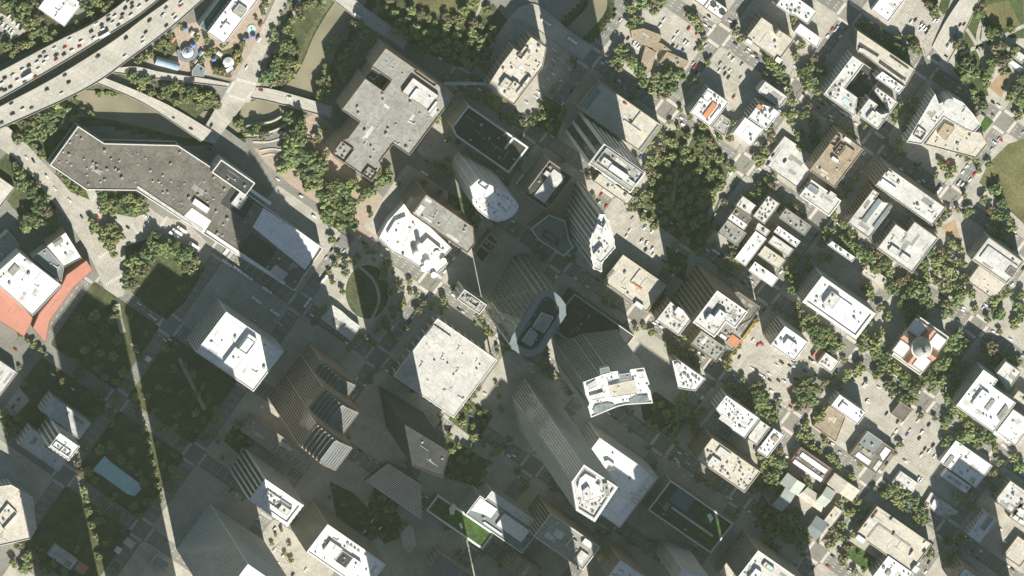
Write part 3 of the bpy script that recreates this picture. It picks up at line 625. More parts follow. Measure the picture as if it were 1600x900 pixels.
Bd('', '', 'X9 205,690 245,600 385,430 415,360 540,268 582,330 460,440 310,650 285,785', 14, 'brick', 'R', None, 0, root=r, sn=False, par=.2)
Bd('garage_building', 'bare beige roof cut by the left edge above the red hall', '01 -60,160 0,205 92,280 0,400 -60,360', 8, 'beige', 'B', None, 0)
Bd('low_building', 'shaded grey roof beside the red hall on the left edge', '01 -40,630 50,545 100,600 120,640 -10,760 -60,720', 11, 'grey', 'G', None, 3, sn=False)
Bd('low_building', 'pale grey roof cut by the left edge below the red hall', 'XA -60,50 0,88 105,175 0,320 -60,300', 12, 'grey', 'L', pu(), 0)
r = Bd('city_office_tower', 'square white-topped office tower between two shaded wings, lower left', 'XA 308,632 372,548 496,630 430,722', 62, 'pale', 'W', fn(4.5, 'glass_grey'), 3, rings=[('325,632 350,595 400,635 378,668', 2, 'pale', 3), ('375,660 400,632 450,665 425,700', 2, 'pale', 3)])
Bd('', '', 'XA 258,400 325,318 575,490 490,590 370,500', 20, 'grey', 'L', pu(), 5, root=r); Bd('', '', 'XA 118,620 190,512 400,660 430,720 360,787', 20, 'grey', 'L', pu(), 3, root=r)
r = Bd('civic_building', 'white faceted roof cut by the left edge, half in shadow, lower left', '03 -60,350 70,330 205,410 228,605 190,670 -60,725', 24, 'pale', 'B', pu(), 2, sn=False, rings=[('-20,540 50,450 110,510 20,610', 3, 'pale', 3)])
Bd('low_building', 'small cluttered grey roof near the bottom left trees', '03 285,770 350,708 495,800 440,855', 6, 'grey', 'L', None, 7, par=.4)
Bd('low_building', 'small brown-roofed pavilion at the bottom edge, lower left', '03 455,850 500,810 560,850 510,900', 5, 'brown', 'O', None, 1, par=.3)
Bd('kiosk', 'tiny white square roof in the shaded plaza, bottom left', '03 715,745 738,712 765,738 742,765', 4, 'white', 'W', None, 0, par=.2)
Bd('kiosk', 'white square kiosk roof in the shaded park near the light strip', '02 905,448 920,425 950,440 930,470', 4, 'white', 'W', None, 0, par=.2)
Bd('low_building', 'blue-grey shaded flat roof by the bottom edge street', '03 942,820 985,763 1065,825 1025,872', 6, 'grey', 'S', None, 1, par=.4)
Bd('low_building', 'pale shaded roof of the plaza pavilion, bottom left', '03 770,690 800,655 850,700 820,735', 4, 'grey', 'L', None, 1, par=.3)
# --- left centre
Bd('office_block', 'dazzling white flat roof of a square office block, left of centre', '12 -70,395 148,150 487,400 312,645', 47, 'pale', 'W', fn(2.4, 'glass_grey'), 6, par=1.0, pw=.8, pmat='wall_white',
   boxes=[('110,470 200,365 265,430 185,500', 3.5, 'W', 'white'), ('210,390 270,285 325,320 260,425', 5, 'W', 'white')], rings=[('215,385 265,310 315,345 262,420', 6.2, 'pale', 3)])
Bd('bandstand', 'pale curved-front bandstand roof on the round lawn plaza', 'XD 90,475 160,388 215,425 270,475 332,520 275,612', 7, 'pale', 'L', None, 3, sn=False, par=.3)
r = Bd('banking_hall', 'low grey roof with courts beside the stepped gable tower', 'X5 50,510 440,790 380,887 0,622', 14, 'granite', 'G', pu(), 6, rings=[('200,730 235,700 275,735 240,775', 2, 'grey', 2), ('300,790 330,770 375,805 345,840', 2, 'grey', 2)])
# --- stepped gable tower of red granite: three tiers falling to the north-east
a0, a1 = P(380 + 140 / 4, 520 + 390 / 4), P(380 + 410 / 4, 520 + 60 / 4)
dv = (a0 - a1); dv = V * (1 if dv.dot(V) > 0 else -1); Lt = (a0 - a1).length; c0 = a1
root = empty('stepped_gable_tower', a1 + dv * Lt / 2 + U * 22, 'red granite tower with three stepped gable roofs falling in tiers', 'building'); org = tuple(root.location)
for (t0, t1, h, dep) in ((.58, 1.0, 172, 46), (.20, .58, 122, 46), (0, .20, 64, 46)):
    p = [c0 + dv * Lt * t0, c0 + dv * Lt * t1, c0 + dv * Lt * t1 + U * dep, c0 + dv * Lt * t0 + U * dep]
    poly = ccw([(q.x, q.y) for q in p]); FOOT.append(poly); b = MB(); b.prism(poly, 0, h, 'wall_granite', 'roof_slate'); k = MB(); facade(k, b, poly, 1, h - 1, 'fin', 4, 2.5, 'glass_brown', 'wall_granite')
    b.obj('wall', root, org); k.obj('windows', root, org, kind='stuff')
    ns = 6
    for s in range(ns):                                           # steps of the gable, shade put into dark treads and risers; granite copings
        w0 = dep * (.5) * s / ns + .1; q = [c0 + dv * (Lt * t0 + .3) + U * w0, c0 + dv * (Lt * t1 - .3) + U * w0, c0 + dv * (Lt * t1 - .3) + U * (dep - w0), c0 + dv * (Lt * t0 + .3) + U * (dep - w0)]
        pl = ccw([(v.x, v.y) for v in q]); z = h + 3.6 * s; b = MB(); b.prism(pl, z, z + 3.6, 'wall_dark', 'roof_slate'); b.ring(pl, .5, z + 3.6, z + 4.1, 'wall_granite'); b.obj('gable_step', root, org)
        for e in (0, 1):
            ee = c0 + dv * (Lt * (t0 if e == 0 else t1) + (1.2 if e == 0 else -1.2)) + U * (w0 + .6)
            b = MB(); b.box(ee, 1.4, 1.4, z + 3.6, z + 7, None, 'wall_granite'); b.obj('pinnacle', root, org)
# --- concert hall with outer columns
h = 19; poly = W2('px 681,495 774,561 712,655 618,590', h); org = cen(poly) + (0.0,); FOOT.append(poly)
root = empty('concert_hall', org, 'square pale-roofed concert hall ringed by slender columns', 'building')
b = MB(); q = inset(poly, 5); b.prism(q, 0, h - 2, 'wall_pale'); b.obj('wall', root, org)
b = MB(); b.prism(poly, h - 2, h - .6, 'wall_pale', 'roof_light', True); ro = b.obj('roof', root, org); b = MB(); b.ring(poly, .8, h - .6, h, 'wall_white'); b.obj('parapet', root, org)
for i in range(4):
    a, e = Vector(poly[i]), Vector(poly[(i + 1) % 4])
    for k in range(9):
        c = a.lerp(e, (k + .5) / 9); b = MB(); b.cyl(c, .75, 0, h - 2, 'wall_white', n=8); b.obj('column', root, org)
rnd = random.Random(3); scatter_units(inset(poly, 4), h - .6, ro, org, 22, rnd, ('vent', 'ac', 'duct', 'sky', 'vent')); b = MB(); b.prism(W2('px 665,525 678,507 705,528 692,545', h + 2), h - .6, h + 1.6, 'wall_pale', 'roof_light'); b.obj('penthouse', ro, org)
# --- centre top
r = Bd('office_building', 'sunlit cream cluttered roof beside a shaded car park, top centre', '20 495,545 570,415 650,298 692,332 755,226 855,300 825,415 660,662', 30, 'beige', 'B', pu(), 16, boxes=[('570,525 600,480 640,515 605,560', 3.5, 'B', 'beige'), ('625,540 655,505 690,530 660,570', 3.5, 'B', 'beige'), ('670,580 745,475 760,490 685,600', 3, 'L', 'beige')], rings=[('675,355 720,285 745,305 700,375', 2.5, 'beige', 1)])
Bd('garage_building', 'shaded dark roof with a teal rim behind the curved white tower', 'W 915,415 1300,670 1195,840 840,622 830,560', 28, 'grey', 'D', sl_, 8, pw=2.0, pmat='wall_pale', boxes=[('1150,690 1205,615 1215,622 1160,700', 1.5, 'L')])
r = Bd('parking_garage', 'beige parking roof half in shadow with pale rim, north of the square', 'X1 545,68 938,345 815,522 432,250', 26, 'beige', 'B', sl_, 0, pw=.8, boxes=[('430,210 510,95 555,130 470,255', .8, 'S'), ('745,330 805,260 812,266 752,338', 1.3, 'L'), ('700,310 810,380 805,388 695,318', 1.3, 'L'), ('800,500 905,340 920,350 815,512', 1.0, 'G')])
r = Bd('hotel_tower', 'striped tower with a boxed white roof and pool terrace, north of the square', 'X1 468,600 575,455 832,640 755,750', 118, 'pale', 'G', fn(8.5, 'glass_dark'), 5, pw=.8, pmat='wall_white', boxes=[('550,575 580,545 625,575 595,610', 4, 'L'), ('600,615 625,590 735,660 710,695', 4.5, 'W'), ('690,680 705,665 775,700 750,735', 3, 'L')], rings=[('525,578 585,488 828,640 755,745', 2.4, 'white', 6)])
Bd('', '', 'X1 545,650 765,790 730,835 505,705', 9, 'beige', 'B', None, 4, root=r, boxes=[('560,650 575,630 665,690 645,715', .35, 'P')])
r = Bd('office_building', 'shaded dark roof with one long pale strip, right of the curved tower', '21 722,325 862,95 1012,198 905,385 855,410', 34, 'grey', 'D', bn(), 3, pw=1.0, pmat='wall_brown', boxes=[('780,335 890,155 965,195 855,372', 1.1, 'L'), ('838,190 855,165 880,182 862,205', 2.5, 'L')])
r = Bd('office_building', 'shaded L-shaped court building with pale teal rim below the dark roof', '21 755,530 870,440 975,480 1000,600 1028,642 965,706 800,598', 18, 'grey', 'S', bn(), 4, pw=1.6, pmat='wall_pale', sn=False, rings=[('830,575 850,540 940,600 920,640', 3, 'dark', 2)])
Bd('residential_tower', 'slim striped tower with an angled white crown, centre', '21 1130,640 1128,600 1188,438 1220,440 1245,480 1278,600 1285,650 1205,740 1200,800 1150,780 1138,715', 119, 'pale', 'L', ('fin', 3.9, 5.5, 'glass_grey'), 8, pw=.8, pmat='wall_white', sn=False, boxes=[('1150,560 1175,500 1205,520 1185,575', 5, 'W', 'white'), ('1205,540 1225,490 1250,560 1235,620', 4, 'W', 'white'), ('1150,690 1195,640 1215,660 1190,720', 4, 'L')])
Bd('parking_garage', 'plain beige parking roof south-east of the slim striped tower', 'X4 650,252 765,65 1047,262 930,428', 15, 'beige', 'B', sl_, 3, pw=.7, boxes=[('820,240 880,165 888,170 828,247', 1.2, 'L'), ('825,240 895,285 890,293 820,248', 1.2, 'O'), ('660,240 710,170 720,178 672,250', 1.2, 'G'), ('840,385 860,360 905,395 890,415', 3, 'W', 'white')])
# curved lens-plan tower
r = Bd('curved_glass_tower', 'curved glass tower with white roof bulging to the south-east', '21 388,300 400,262 430,222 480,235 525,262 580,288 625,315 660,350 683,388 672,420 640,455 595,478 545,488 500,472 465,448 425,415 395,375', 105, 'white', 'W', ('band', 3.6, 4, 'glass_silver'), 26, pw=.8, pmat='wall_white', sn=False, boxes=[('378,268 432,220 522,265 526,300 485,332 440,345 400,350', 7, 'W', 'white')], rings=[('430,255 455,232 500,260 480,290', 9, 'pale', 3)], kinds=('vent', 'vent', 'ac', 'sky'))
r = Bd('playhouse', 'fan-shaped white playhouse roof with round turrets', 'px 592,372 606,346 632,318 648,332 706,388 694,402 700,412 678,432 660,420 636,405 615,395', 13, 'white', 'W', None, 8, sn=False, boxes=[('px 605,365 617,345 634,338 637,348 620,378', 3, 'W', 'white'), ('px 655,385 668,372 690,390 676,405', 4, 'W', 'white')])
og = tuple(r.location)
for x, y, q, hh in ((651, 398, 5, 20), (657, 384, 4, 22), (668, 412, 6, 17), (683, 396, 5, 18), (693, 408, 5, 16), (678, 430, 5, 15), (662, 420, 5, 14)):
    b = MB(); p = P(x, y, hh); b.cyl(p, q * .66, 0, hh, 'wall_white', 'roof_white', 16); b.obj('turret', r, og)
Bd('office_building', 'long grey flat roof above the white fan-shaped playhouse', '21 15,430 105,318 400,520 408,625 355,692', 62, 'brown', 'G', bn(), 6, pw=.6, pmat='wall_brick', boxes=[('30,430 70,375 100,395 60,450', .6, 'L')])
# --- glass towers, centre
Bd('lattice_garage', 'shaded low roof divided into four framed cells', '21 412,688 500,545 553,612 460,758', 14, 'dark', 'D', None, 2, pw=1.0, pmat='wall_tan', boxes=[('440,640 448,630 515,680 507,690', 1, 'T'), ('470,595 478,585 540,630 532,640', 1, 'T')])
Bd('office_building', 'small grey roof with white parapet beside the lattice glass tower', '22 298,70 345,4 480,110 437,170', 32, 'pale', 'G', pu(), 5, pw=.8, pmat='wall_white', rings=[('365,85 385,52 440,95 420,125', 2.4, 'white', 3)])
r = Bd('lattice_glass_tower', 'glass tower with rounded ends and a tan lattice of bars, centre', '22 625,345 640,300 800,40 830,18 865,12 905,25 945,60 975,105 978,170 850,365 830,395 770,430 735,430 680,405 640,380', 130, 'beige', 'D', ('grid', 7.8, 5.2, 'glass_teal'), 3, par=3.0, pw=7.0, pmat='roof_slate', sn=False, boxes=[('770,245 825,155 900,185 840,280', 3.5, 'G'), ('700,330 760,250 800,290 760,365', 2.5, 'G')], kinds=('ac', 'ahu'))
Bd('', '', '22 500,180 548,148 662,240 625,338', 16, 'grey', 'G', None, 7, root=r, par=.5)
r = Bd('cross_crown_tower', 'glass tower with an intricate white roof deck at a skewed angle', 'X6 525,108 630,68 690,45 905,18 940,122 925,128 945,165 960,240 795,250 740,262 575,330 555,262 565,240 540,185', 160, 'grey', 'W', ('grid', 4.2, 2.4, 'glass_dark'), 16, par=1.5, pw=1.0, pmat='wall_white', sn=False,
       boxes=[('685,130 850,95 865,180 700,205', 3, 'B', 'white'), ('750,60 825,50 830,85 755,98', 4.5, 'S', 'white'), ('585,290 600,255 680,240 720,250 600,305', 1.6, 'K', 'white'), ('810,225 860,195 930,190 938,220 820,235', 1.6, 'K', 'white'), ('628,25 685,12 695,50 635,65', 6, 'S', 'grey'), ('565,195 650,170 665,205 575,225', 2.5, 'L', 'white'), ('545,130 600,95 615,130 560,160', 2.5, 'L', 'white'), ('860,45 905,40 915,80 870,85', 2.5, 'L', 'white')], kinds=('ac', 'duct', 'ahu', 'vent'), lo=.7, hi=1.1)
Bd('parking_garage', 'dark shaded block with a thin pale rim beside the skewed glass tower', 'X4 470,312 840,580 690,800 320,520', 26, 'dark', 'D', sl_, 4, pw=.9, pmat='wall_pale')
r = Bd('pentagonal_tower', 'very tall five-sided tower with white ringed roof, bottom centre', 'XC 293,312 370,203 582,345 438,562 322,490', 300, 'grey', 'L', ('fin', 4, 2.8, 'glass_grey'), 14, par=1.5, pw=2.2, pmat='wall_white', sn=False, boxes=[('345,290 380,262 450,300 440,320 470,340 470,400 370,440 350,390 330,350', 3.5, 'W', 'white'), ('360,370 395,340 415,370 420,425 370,432', 7, 'L', 'white'), ('490,325 520,320 535,395 505,405', 4.5, 'G', 'white')], rings=[('310,315 372,225 560,348 436,540 335,480', 2, 'white', 8)])
r = Bd('parking_garage', 'white flat roof, half shadowed, tucked behind the five-sided tower', 'XC 465,30 824,285 600,605 235,350', 58, 'pale', 'W', gr(3.4), 10, pw=.8, pmat='wall_grey', boxes=[('520,470 580,380 650,430 590,520', 2, 'W', 'white'), ('500,180 525,172 560,210 540,220', 3, 'W', 'white'), ('525,240 560,235 590,280 565,300', 3, 'W', 'white')], rings=[('670,435 780,265 822,288 705,462', 2.5, 'grey', 6)])
# --- bottom left and centre towers
Bd('office_tower', 'grey gridded tower cut by the bottom edge, tallest at lower left', 'px 386,880 470,938 420,1012 336,952', 205, 'pale', 'W', ('grid', 3.9, 2.6, 'glass_grey'), 6, pw=3.0, pmat='wall_white', par=2)
Bd('office_tower', 'dark finned tower with white rim roof beside a sunlit street', '13 280,427 375,293 618,457 517,592', 108, 'pale', 'W', ('fin', 4, 4.4, 'glass_dark'), 5, pw=3.2, par=1.6, pmat='wall_white', rings=[('360,410 400,372 550,470 510,530', 2.6, 'pale', 8)], boxes=[('455,490 480,455 540,490 515,525', 3.4, 'L')])
Bd('office_tower', 'broad white-roofed tower with four round roof fans at the bottom edge', '13 640,752 765,573 1130,826 1005,1005', 84, 'beige', 'W', ('grid', 3.9, 3.2, 'glass_grey'), 8, pw=1.4, pmat='wall_white', par=1.2, boxes=[('745,735 785,680 860,735 815,800', 3.5, 'W', 'white'), ('815,800 865,740 925,790 870,855', 3, 'D', 'white'), ('880,850 930,785 980,820 925,895', 3.5, 'W', 'white')] + [('%d,%d %d,%d %d,%d %d,%d' % (x - 9, y, x, y - 9, x + 9, y, x, y + 9), 1.6, 'G', 'grey') for x, y in ((895, 698), (918, 713), (940, 730), (963, 746))])
# slanted-roof tower
zz = (5, 8, 48, 44); pts = [P(500 + x / 4, 675 + y / 4, z) for (x, y), z in zip(((280, 305), (425, 195), (630, 325), (637, 552)), zz)]
org = (sum(p.x for p in pts) / 4, sum(p.y for p in pts) / 4, 0); root = empty('slanted_roof_tower', org, 'wedge tower with a slanted ribbed glass roof beside a sunlit strip', 'building')
f2 = [(p.x, p.y) for p in pts]; cw = area(f2) < 0
if cw: pts = pts[::-1]; f2 = f2[::-1]
FOOT.append(f2); b = MB(); k = MB(); n = 4
for i in range(n):
    p, q = pts[i], pts[(i + 1) % n]; b.face([(p.x, p.y, 0), (q.x, q.y, 0), tuple(q), tuple(p)], 'glass_dark')
b.obj('wall', root, org)
b = MB(); b.face([tuple(p) for p in pts], 'glass_dark'); b.obj('roof', root, org)
A_, B_, C_, D_ = pts if not cw else pts[::-1]
for s in range(15):
    t = (s + .5) / 15; p, q = A_.lerp(B_, t), D_.lerp(C_, t); b = MB(); d = (q - p).normalized(); w_ = Vector((-d.y, d.x, 0)).normalized() * .55
    b.face([tuple(p + w_ + Vector((0, 0, .5))), tuple(p - w_ + Vector((0, 0, .5))), tuple(q - w_ + Vector((0, 0, .5))), tuple(q + w_ + Vector((0, 0, .5)))], 'wall_white')
    b.face([tuple(p + w_), tuple(q + w_), tuple(q + w_ + Vector((0, 0, .5))), tuple(p + w_ + Vector((0, 0, .5)))], 'wall_beige'); b.obj('glazing_bar', root, org)
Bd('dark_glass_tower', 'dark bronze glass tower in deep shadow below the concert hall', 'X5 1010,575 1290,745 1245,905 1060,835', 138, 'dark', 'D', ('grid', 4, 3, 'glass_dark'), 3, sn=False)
r = Bd('garden_roof_building', 'low building with a planted green roof and white hut', 'XB 660,492 742,383 1087,640 1015,737', 12, 'pale', 'Y', bn(), 0, pw=2.2, par=.6, pmat='wall_white', boxes=[('810,480 830,445 852,455 840,515 815,515', 3, 'W', 'white'), ('870,575 885,570 895,600 880,605', 1.5, 'W', 'white')])
Bd('office_building', 'white terrace roof framed by trusses beside the green garden roof', '23 355,517 435,396 475,418 505,378 832,573 710,767', 40, 'white', 'S', ('band', 4, 4, 'glass_teal'), 5, pw=.9, pmat='wall_white', boxes=[('385,490 440,410 545,480 510,540 480,520', 1.6, 'W', 'white'), ('548,570 600,505 745,625 690,700', 2.4, 'W', 'white'), ('480,415 510,388 800,560 775,600', .8, 'L', 'white'), ('460,565 470,560 580,640 572,650', 2, 'W', 'white')])
Bd('low_building', 'small angular cream roof left of the garden roof building', 'XB 505,635 558,575 585,600 605,705 565,765 520,730', 16, 'beige', 'B', pu(), 4, sn=False, par=.5)
Bd('office_building', 'shaded blue-grey roof at the bottom edge below the garden roof', 'XB 700,835 750,755 950,900 880,980', 28, 'beige', 'S', pu(), 3)
Bd('old_office_building', 'grey stepped roof with brown striped flank, bottom centre', '23 778,652 880,512 1192,715 1085,868', 66, 'brown', 'G', fn(3.2, 'glass_dark'), 7, pw=.8, pmat='wall_pale', boxes=[('895,640 925,610 970,640 940,675', 2.5, 'L'), ('975,715 1015,665 1050,690 1010,745', 2.5, 'G'), ('1030,800 1070,740 1120,770 1080,840', 2.5, 'L'), ('1075,690 1100,665 1150,700 1130,730', 3, 'W', 'white')])
Bd('low_building', 'small brown framed roof below the white terrace roof', '23 588,846 678,760 832,872 760,962', 30, 'brown', 'T', pu(), 3, pmat='wall_beige', boxes=[('640,825 680,775 730,810 690,860', 2, 'T', 'tan')])
Bd('office_tower', 'white dotted roof with brown flank cut by the bottom edge', 'XC 595,800 772,918 700,1020 520,905', 92, 'brown', 'W', gr(3, 4), 12, pw=.8, pmat='wall_white', kinds=('vent', 'ac'))
Bd('office_tower', 'mirror-walled tower with white roof edge cut by the bottom edge', 'XC 985,858 1145,900 1100,1010 930,950', 105, 'pale', 'W', gr(5, 4, 'glass_silver'), 3, pw=2, pmat='wall_white')
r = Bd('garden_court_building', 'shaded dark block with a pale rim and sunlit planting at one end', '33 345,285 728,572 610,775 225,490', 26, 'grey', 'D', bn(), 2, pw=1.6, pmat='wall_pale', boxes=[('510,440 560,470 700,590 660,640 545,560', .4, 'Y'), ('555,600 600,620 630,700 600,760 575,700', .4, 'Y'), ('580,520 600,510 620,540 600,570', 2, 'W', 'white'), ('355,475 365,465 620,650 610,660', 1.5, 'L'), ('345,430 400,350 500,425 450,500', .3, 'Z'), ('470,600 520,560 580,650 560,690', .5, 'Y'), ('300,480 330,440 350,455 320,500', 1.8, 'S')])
Bd('hotel', 'hotel with a rooftop pool and striped flank at the bottom edge', '33 895,738 1205,952 1080,1120 770,915', 74, 'beige', 'L', fn(2.6, 'glass_grey'), 8, pw=.9, pmat='wall_white', boxes=[('925,835 945,810 1000,850 980,880', 2.5, 'B', 'beige'), ('945,845 960,825 995,855 980,872', 3, 'P'), ('840,920 880,850 920,880 880,950', 4, 'W', 'white')])
Bd('low_building', 'small beige roof beside the hotel with the rooftop pool', '33 655,890 700,805 760,880 735,940', 20, 'beige', 'B', None, 0)
# --- right half, top row
r = Bd('clubhouse', 'brown-roofed low clubhouse of three wings among parked cars', '30 105,190 180,178 297,222 285,252 245,302 180,282 110,240', 6, 'tan', 'T', None, 0, sn=False, par=.2)
Bd('', '', '30 195,290 262,330 232,430 197,472 160,430 172,368', 6, 'tan', 'T', None, 0, sn=False, par=.2, root=r); Bd('', '', '30 330,323 467,385 440,425 280,392', 6, 'tan', 'T', None, 2, sn=False, par=.2, root=r); Bd('', '', '30 262,262 300,275 360,320 290,310 245,345 235,320', 5, 'tan', 'T', None, 1, sn=False, par=.2, root=r)
Bd('shop_building', 'narrow white rooftop cut by the top edge, top centre right', '30 475,-10 520,-70 600,-10 560,42', 12, 'beige', 'W', pu(), 5)
Bd('shop_building', 'white roof with two large dark round blocks at the top edge', '30 560,42 602,-8 722,60 665,132', 12, 'beige', 'W', pu(), 5, boxes=[('%d,%d %d,%d %d,%d %d,%d %d,%d %d,%d' % (x - 20, y - 8, x, y - 20, x + 20, y - 8, x + 20, y + 8, x, y + 20, x - 20, y + 8), 1.5, 'D', 'grey') for x, y in ((620, 30), (675, 78))])  # dark-topped hexagonal blocks on the roof
Bd('office_building', 'plain beige roof with brown flank and one thin chimney shaft', '30 832,238 915,105 1122,250 1022,392', 20, 'brown', 'B', pu(), 3, pmat='wall_beige', boxes=[('1005,215 1030,190 1055,205 1035,235', 9, 'B', 'beige'), ('820,255 832,240 865,262 850,280', 2, 'W', 'white'), ('1003,375 1022,355 1050,375 1030,400', 2, 'W', 'white')])
Bd('office_building', 'white cluttered roof at the top edge, right of the beige roof', '30 1018,32 1062,-40 1290,62 1205,142 1130,108 1085,95', 17, 'pale', 'W', pu(), 14)
Bd('shop_building', 'small blank white roof below the cluttered white roof, top right', '30 1122,195 1165,150 1292,240 1265,306', 10, 'white', 'W', None, 1)
r = Bd('loft_building', 'white and orange patchwork roof with grey flank, upper right', '30 465,705 582,560 722,632 602,792', 19, 'grey', 'W', pu(3), 12, pw=.5, pmat='wall_white', boxes=[('545,715 625,640 648,660 575,745', 1.6, 'O', 'brick'), ('480,700 530,640 545,650 500,715', 1.5, 'W', 'white'), ('555,600 585,570 615,590 590,620', 1.5, 'W', 'white'), ('600,740 650,680 662,690 615,755', 1.5, 'W', 'white')])
Bd('', '', '30 610,802 665,715 727,752 692,852', 10, 'grey', 'G', None, 3, root=r)
r = Bd('office_building', 'glass-fronted white roof with red plant, upper right', 'X2 203,245 268,168 398,210 305,345', 22, 'pale', 'W', fn(3, 'glass_teal'), 9, pmat='wall_white', boxes=[('240,190 262,168 290,185 270,215', 3, 'O', 'brick'), ('330,230 355,200 390,220 365,260', 3, 'W', 'white')])
Bd('', '', 'X2 255,85 307,35 442,125 395,198', 14, 'white', 'L', None, 2, root=r)
Bd('shop_building', 'dazzling white square roof below the glass-fronted office, upper right', 'X2 105,350 177,255 287,330 210,440', 10, 'white', 'W', None, 2, par=.5)
Bd('shop_building', 'blank white roof at the top edge beside the sloping viaduct lot', '40 325,65 430,137 537,0 432,-72', 7, 'white', 'W', None, 5)
Bd('parking_garage', 'long beige parking roof with dark ramp slots, top right', '40 232,310 238,190 602,437 540,545', 22, 'beige', 'B', sl_, 2, sn=False, boxes=[('372,395 382,378 530,485 520,500', .9, 'D'), ('245,285 255,270 375,345 365,358', .9, 'D'), ('440,355 448,345 560,425 552,432', .9, 'D'), ('245,315 255,298 275,310 262,328', 2.5, 'W', 'white')])
r = Bd('apartment_complex', 'courtyard apartment complex with a small blue roof pool, top right', '40 25,602 205,348 275,395 165,560 240,612 228,722', 24, 'pale', 'L', pu(), 14, boxes=[('145,625 160,605 195,635 180,655', .5, 'P')])
for s_, h_, rf, u_ in (('40 245,728 300,612 365,652 345,690 390,715 445,700 372,812', 28, 'L', 6), ('40 360,472 395,448 535,545 490,605', 24, 'W', 8), ('40 345,568 362,548 490,640 450,702', 20, 'L', 7), ('40 165,560 275,395 400,480 330,560 300,612 240,612', 9, 'D', 3)): Bd('', '', s_, h_, 'pale', rf, pu(), u_, root=r, boxes=[('300,740 330,690 355,705 335,750', 3, 'L')] if h_ == 28 else ())
r = Bd('courts_annex', 'angular grey roof with a round stair turret above a cream terrace', '40 545,890 725,585 748,650 835,608 900,642 965,715 1012,782 965,832 915,812 780,735 640,905', 27, 'pale', 'L', pu(), 5, sn=False, pw=.7, rings=[('590,850 620,790 672,830 640,880', 2.5, 'pale', 3)])
og = tuple(r.location); p = P(1280 + 812 / 4, 648 / 4, 30); b = MB(); b.cyl(p, 5.5, 0, 31, 'wall_pale', 'roof_light', 20); b.obj('stair_turret', r, og)
Bd('', '', '40 780,735 915,815 1012,830 1050,905 980,990 660,905', 12, 'beige', 'B', pu(), 6, root=r, sn=False, boxes=[('740,835 785,770 850,800 790,880', 3, 'T', 'beige')])
Bd('shop_building', 'small white roof with grey annex in the park on the right edge', '40 1180,398 1200,375 1300,440 1270,470', 6, 'white', 'W', None, 1); Bd('shop_building', 'small grey roof just above the white park roof, right edge', '40 1212,358 1242,323 1300,355 1265,400', 6, 'pale', 'L', None, 0)
# --- second row
Bd('parking_deck', 'concrete parking deck half in triangular shadow with parked cars', 'X2 295,547 420,370 640,520 515,702', 6, 'beige', 'L', None, 0, par=.8)
Bd('tan_tower', 'tan roof with open steel frames, half in shadow, right of centre', 'X2 755,345 917,450 740,697 585,590', 34, 'tan', 'T', pu(3.4), 6, pw=.6, pmat='wall_beige', boxes=[('760,492 800,425 862,465 820,532', 2.5, 'T', 'tan'), ('790,390 803,375 845,400 832,418', 3, 'W', 'white'), ('715,510 728,497 765,525 752,542', 3, 'W', 'white')], rings=[('735,480 770,420 805,440 770,500', 3.4, 'brown', 2), ('705,415 745,362 780,385 740,440', 3.4, 'brown', 2)])
Bd('shop_building', 'white-rimmed pale roof standing alone below the tan tower', 'X2 513,740 587,660 787,760 705,877', 12, 'pale', 'L', pu(), 3, pw=1.2, pmat='wall_white', boxes=[('565,690 590,668 640,715 615,750', 2.5, 'S'), ('690,740 715,715 750,740 730,765', 2.5, 'L')])
r = Bd('justice_complex', 'large complex of ridged roofs round a shaded court, right side', '41 357,255 432,150 792,397 705,517', 40, 'beige', 'L', fn(3.4, 'glass_grey'), 9, boxes=[('420,180 435,165 460,185 445,205', 2.5, 'L'), ('380,235 400,215 480,280 465,300', 2, 'W', 'white')])
Bd('', '', '41 172,497 342,285 372,310 345,350 455,375 440,430 312,582', 27, 'beige', 'L', fn(3), 4, root=r, boxes=[('265,480 370,340 392,355 290,500', 1.8, 'S'), ('340,520 440,375 455,385 358,535', 1.8, 'S')])
Bd('', '', '41 372,310 440,260 690,470 705,517 600,480 545,540 470,500 440,430', 16, 'grey', 'G', None, 5, root=r, sn=False)
Bd('', '', '41 312,582 440,430 545,540 372,655', 18, 'beige', 'G', None, 2, root=r, sn=False)
Bd('', '', 'X3 848,195 955,38 1030,92 1075,25 1222,130 1062,352', 36, 'beige', 'L', fn(3.2, 'glass_grey'), 3, root=r, pw=.8, boxes=[('915,205 935,170 985,210 965,245', 2.5, 'L'), ('985,245 1005,220 1055,258 1030,295', 2.5, 'L')])
Bd('shop_building', 'narrow white roof among street trees beside a shaded lot', 'X3 533,170 560,150 707,247 685,282', 15, 'white', 'W', pu(), 3)
Bd('cottage', 'small tan roof with four dark vents among trees, right', 'X3 745,340 785,293 915,390 875,455 825,420', 5, 'tan', 'B', None, 5, par=.3)
Bd('office_building', 'grey-rimmed long rectangular office roof with striped flank, right of centre', 'X3 380,527 495,363 828,595 715,768', 41, 'grey', 'W', fn(2.6, 'glass_grey'), 8, pw=3.2, par=1.6, pmat='wall_pale', boxes=[('512,540 555,455 605,500 570,580', 5, 'L'), ('565,540 605,490 690,560 650,610', 2, 'W', 'white')])
Bd('office_building', 'small striped-flank white roof at the corner of a car park', 'X3 178,797 265,678 407,777 330,900', 38, 'pale', 'W', fn(3, 'glass_grey'), 6, pmat='wall_white', boxes=[('260,790 285,755 345,800 320,840', 3.5, 'W', 'white')])
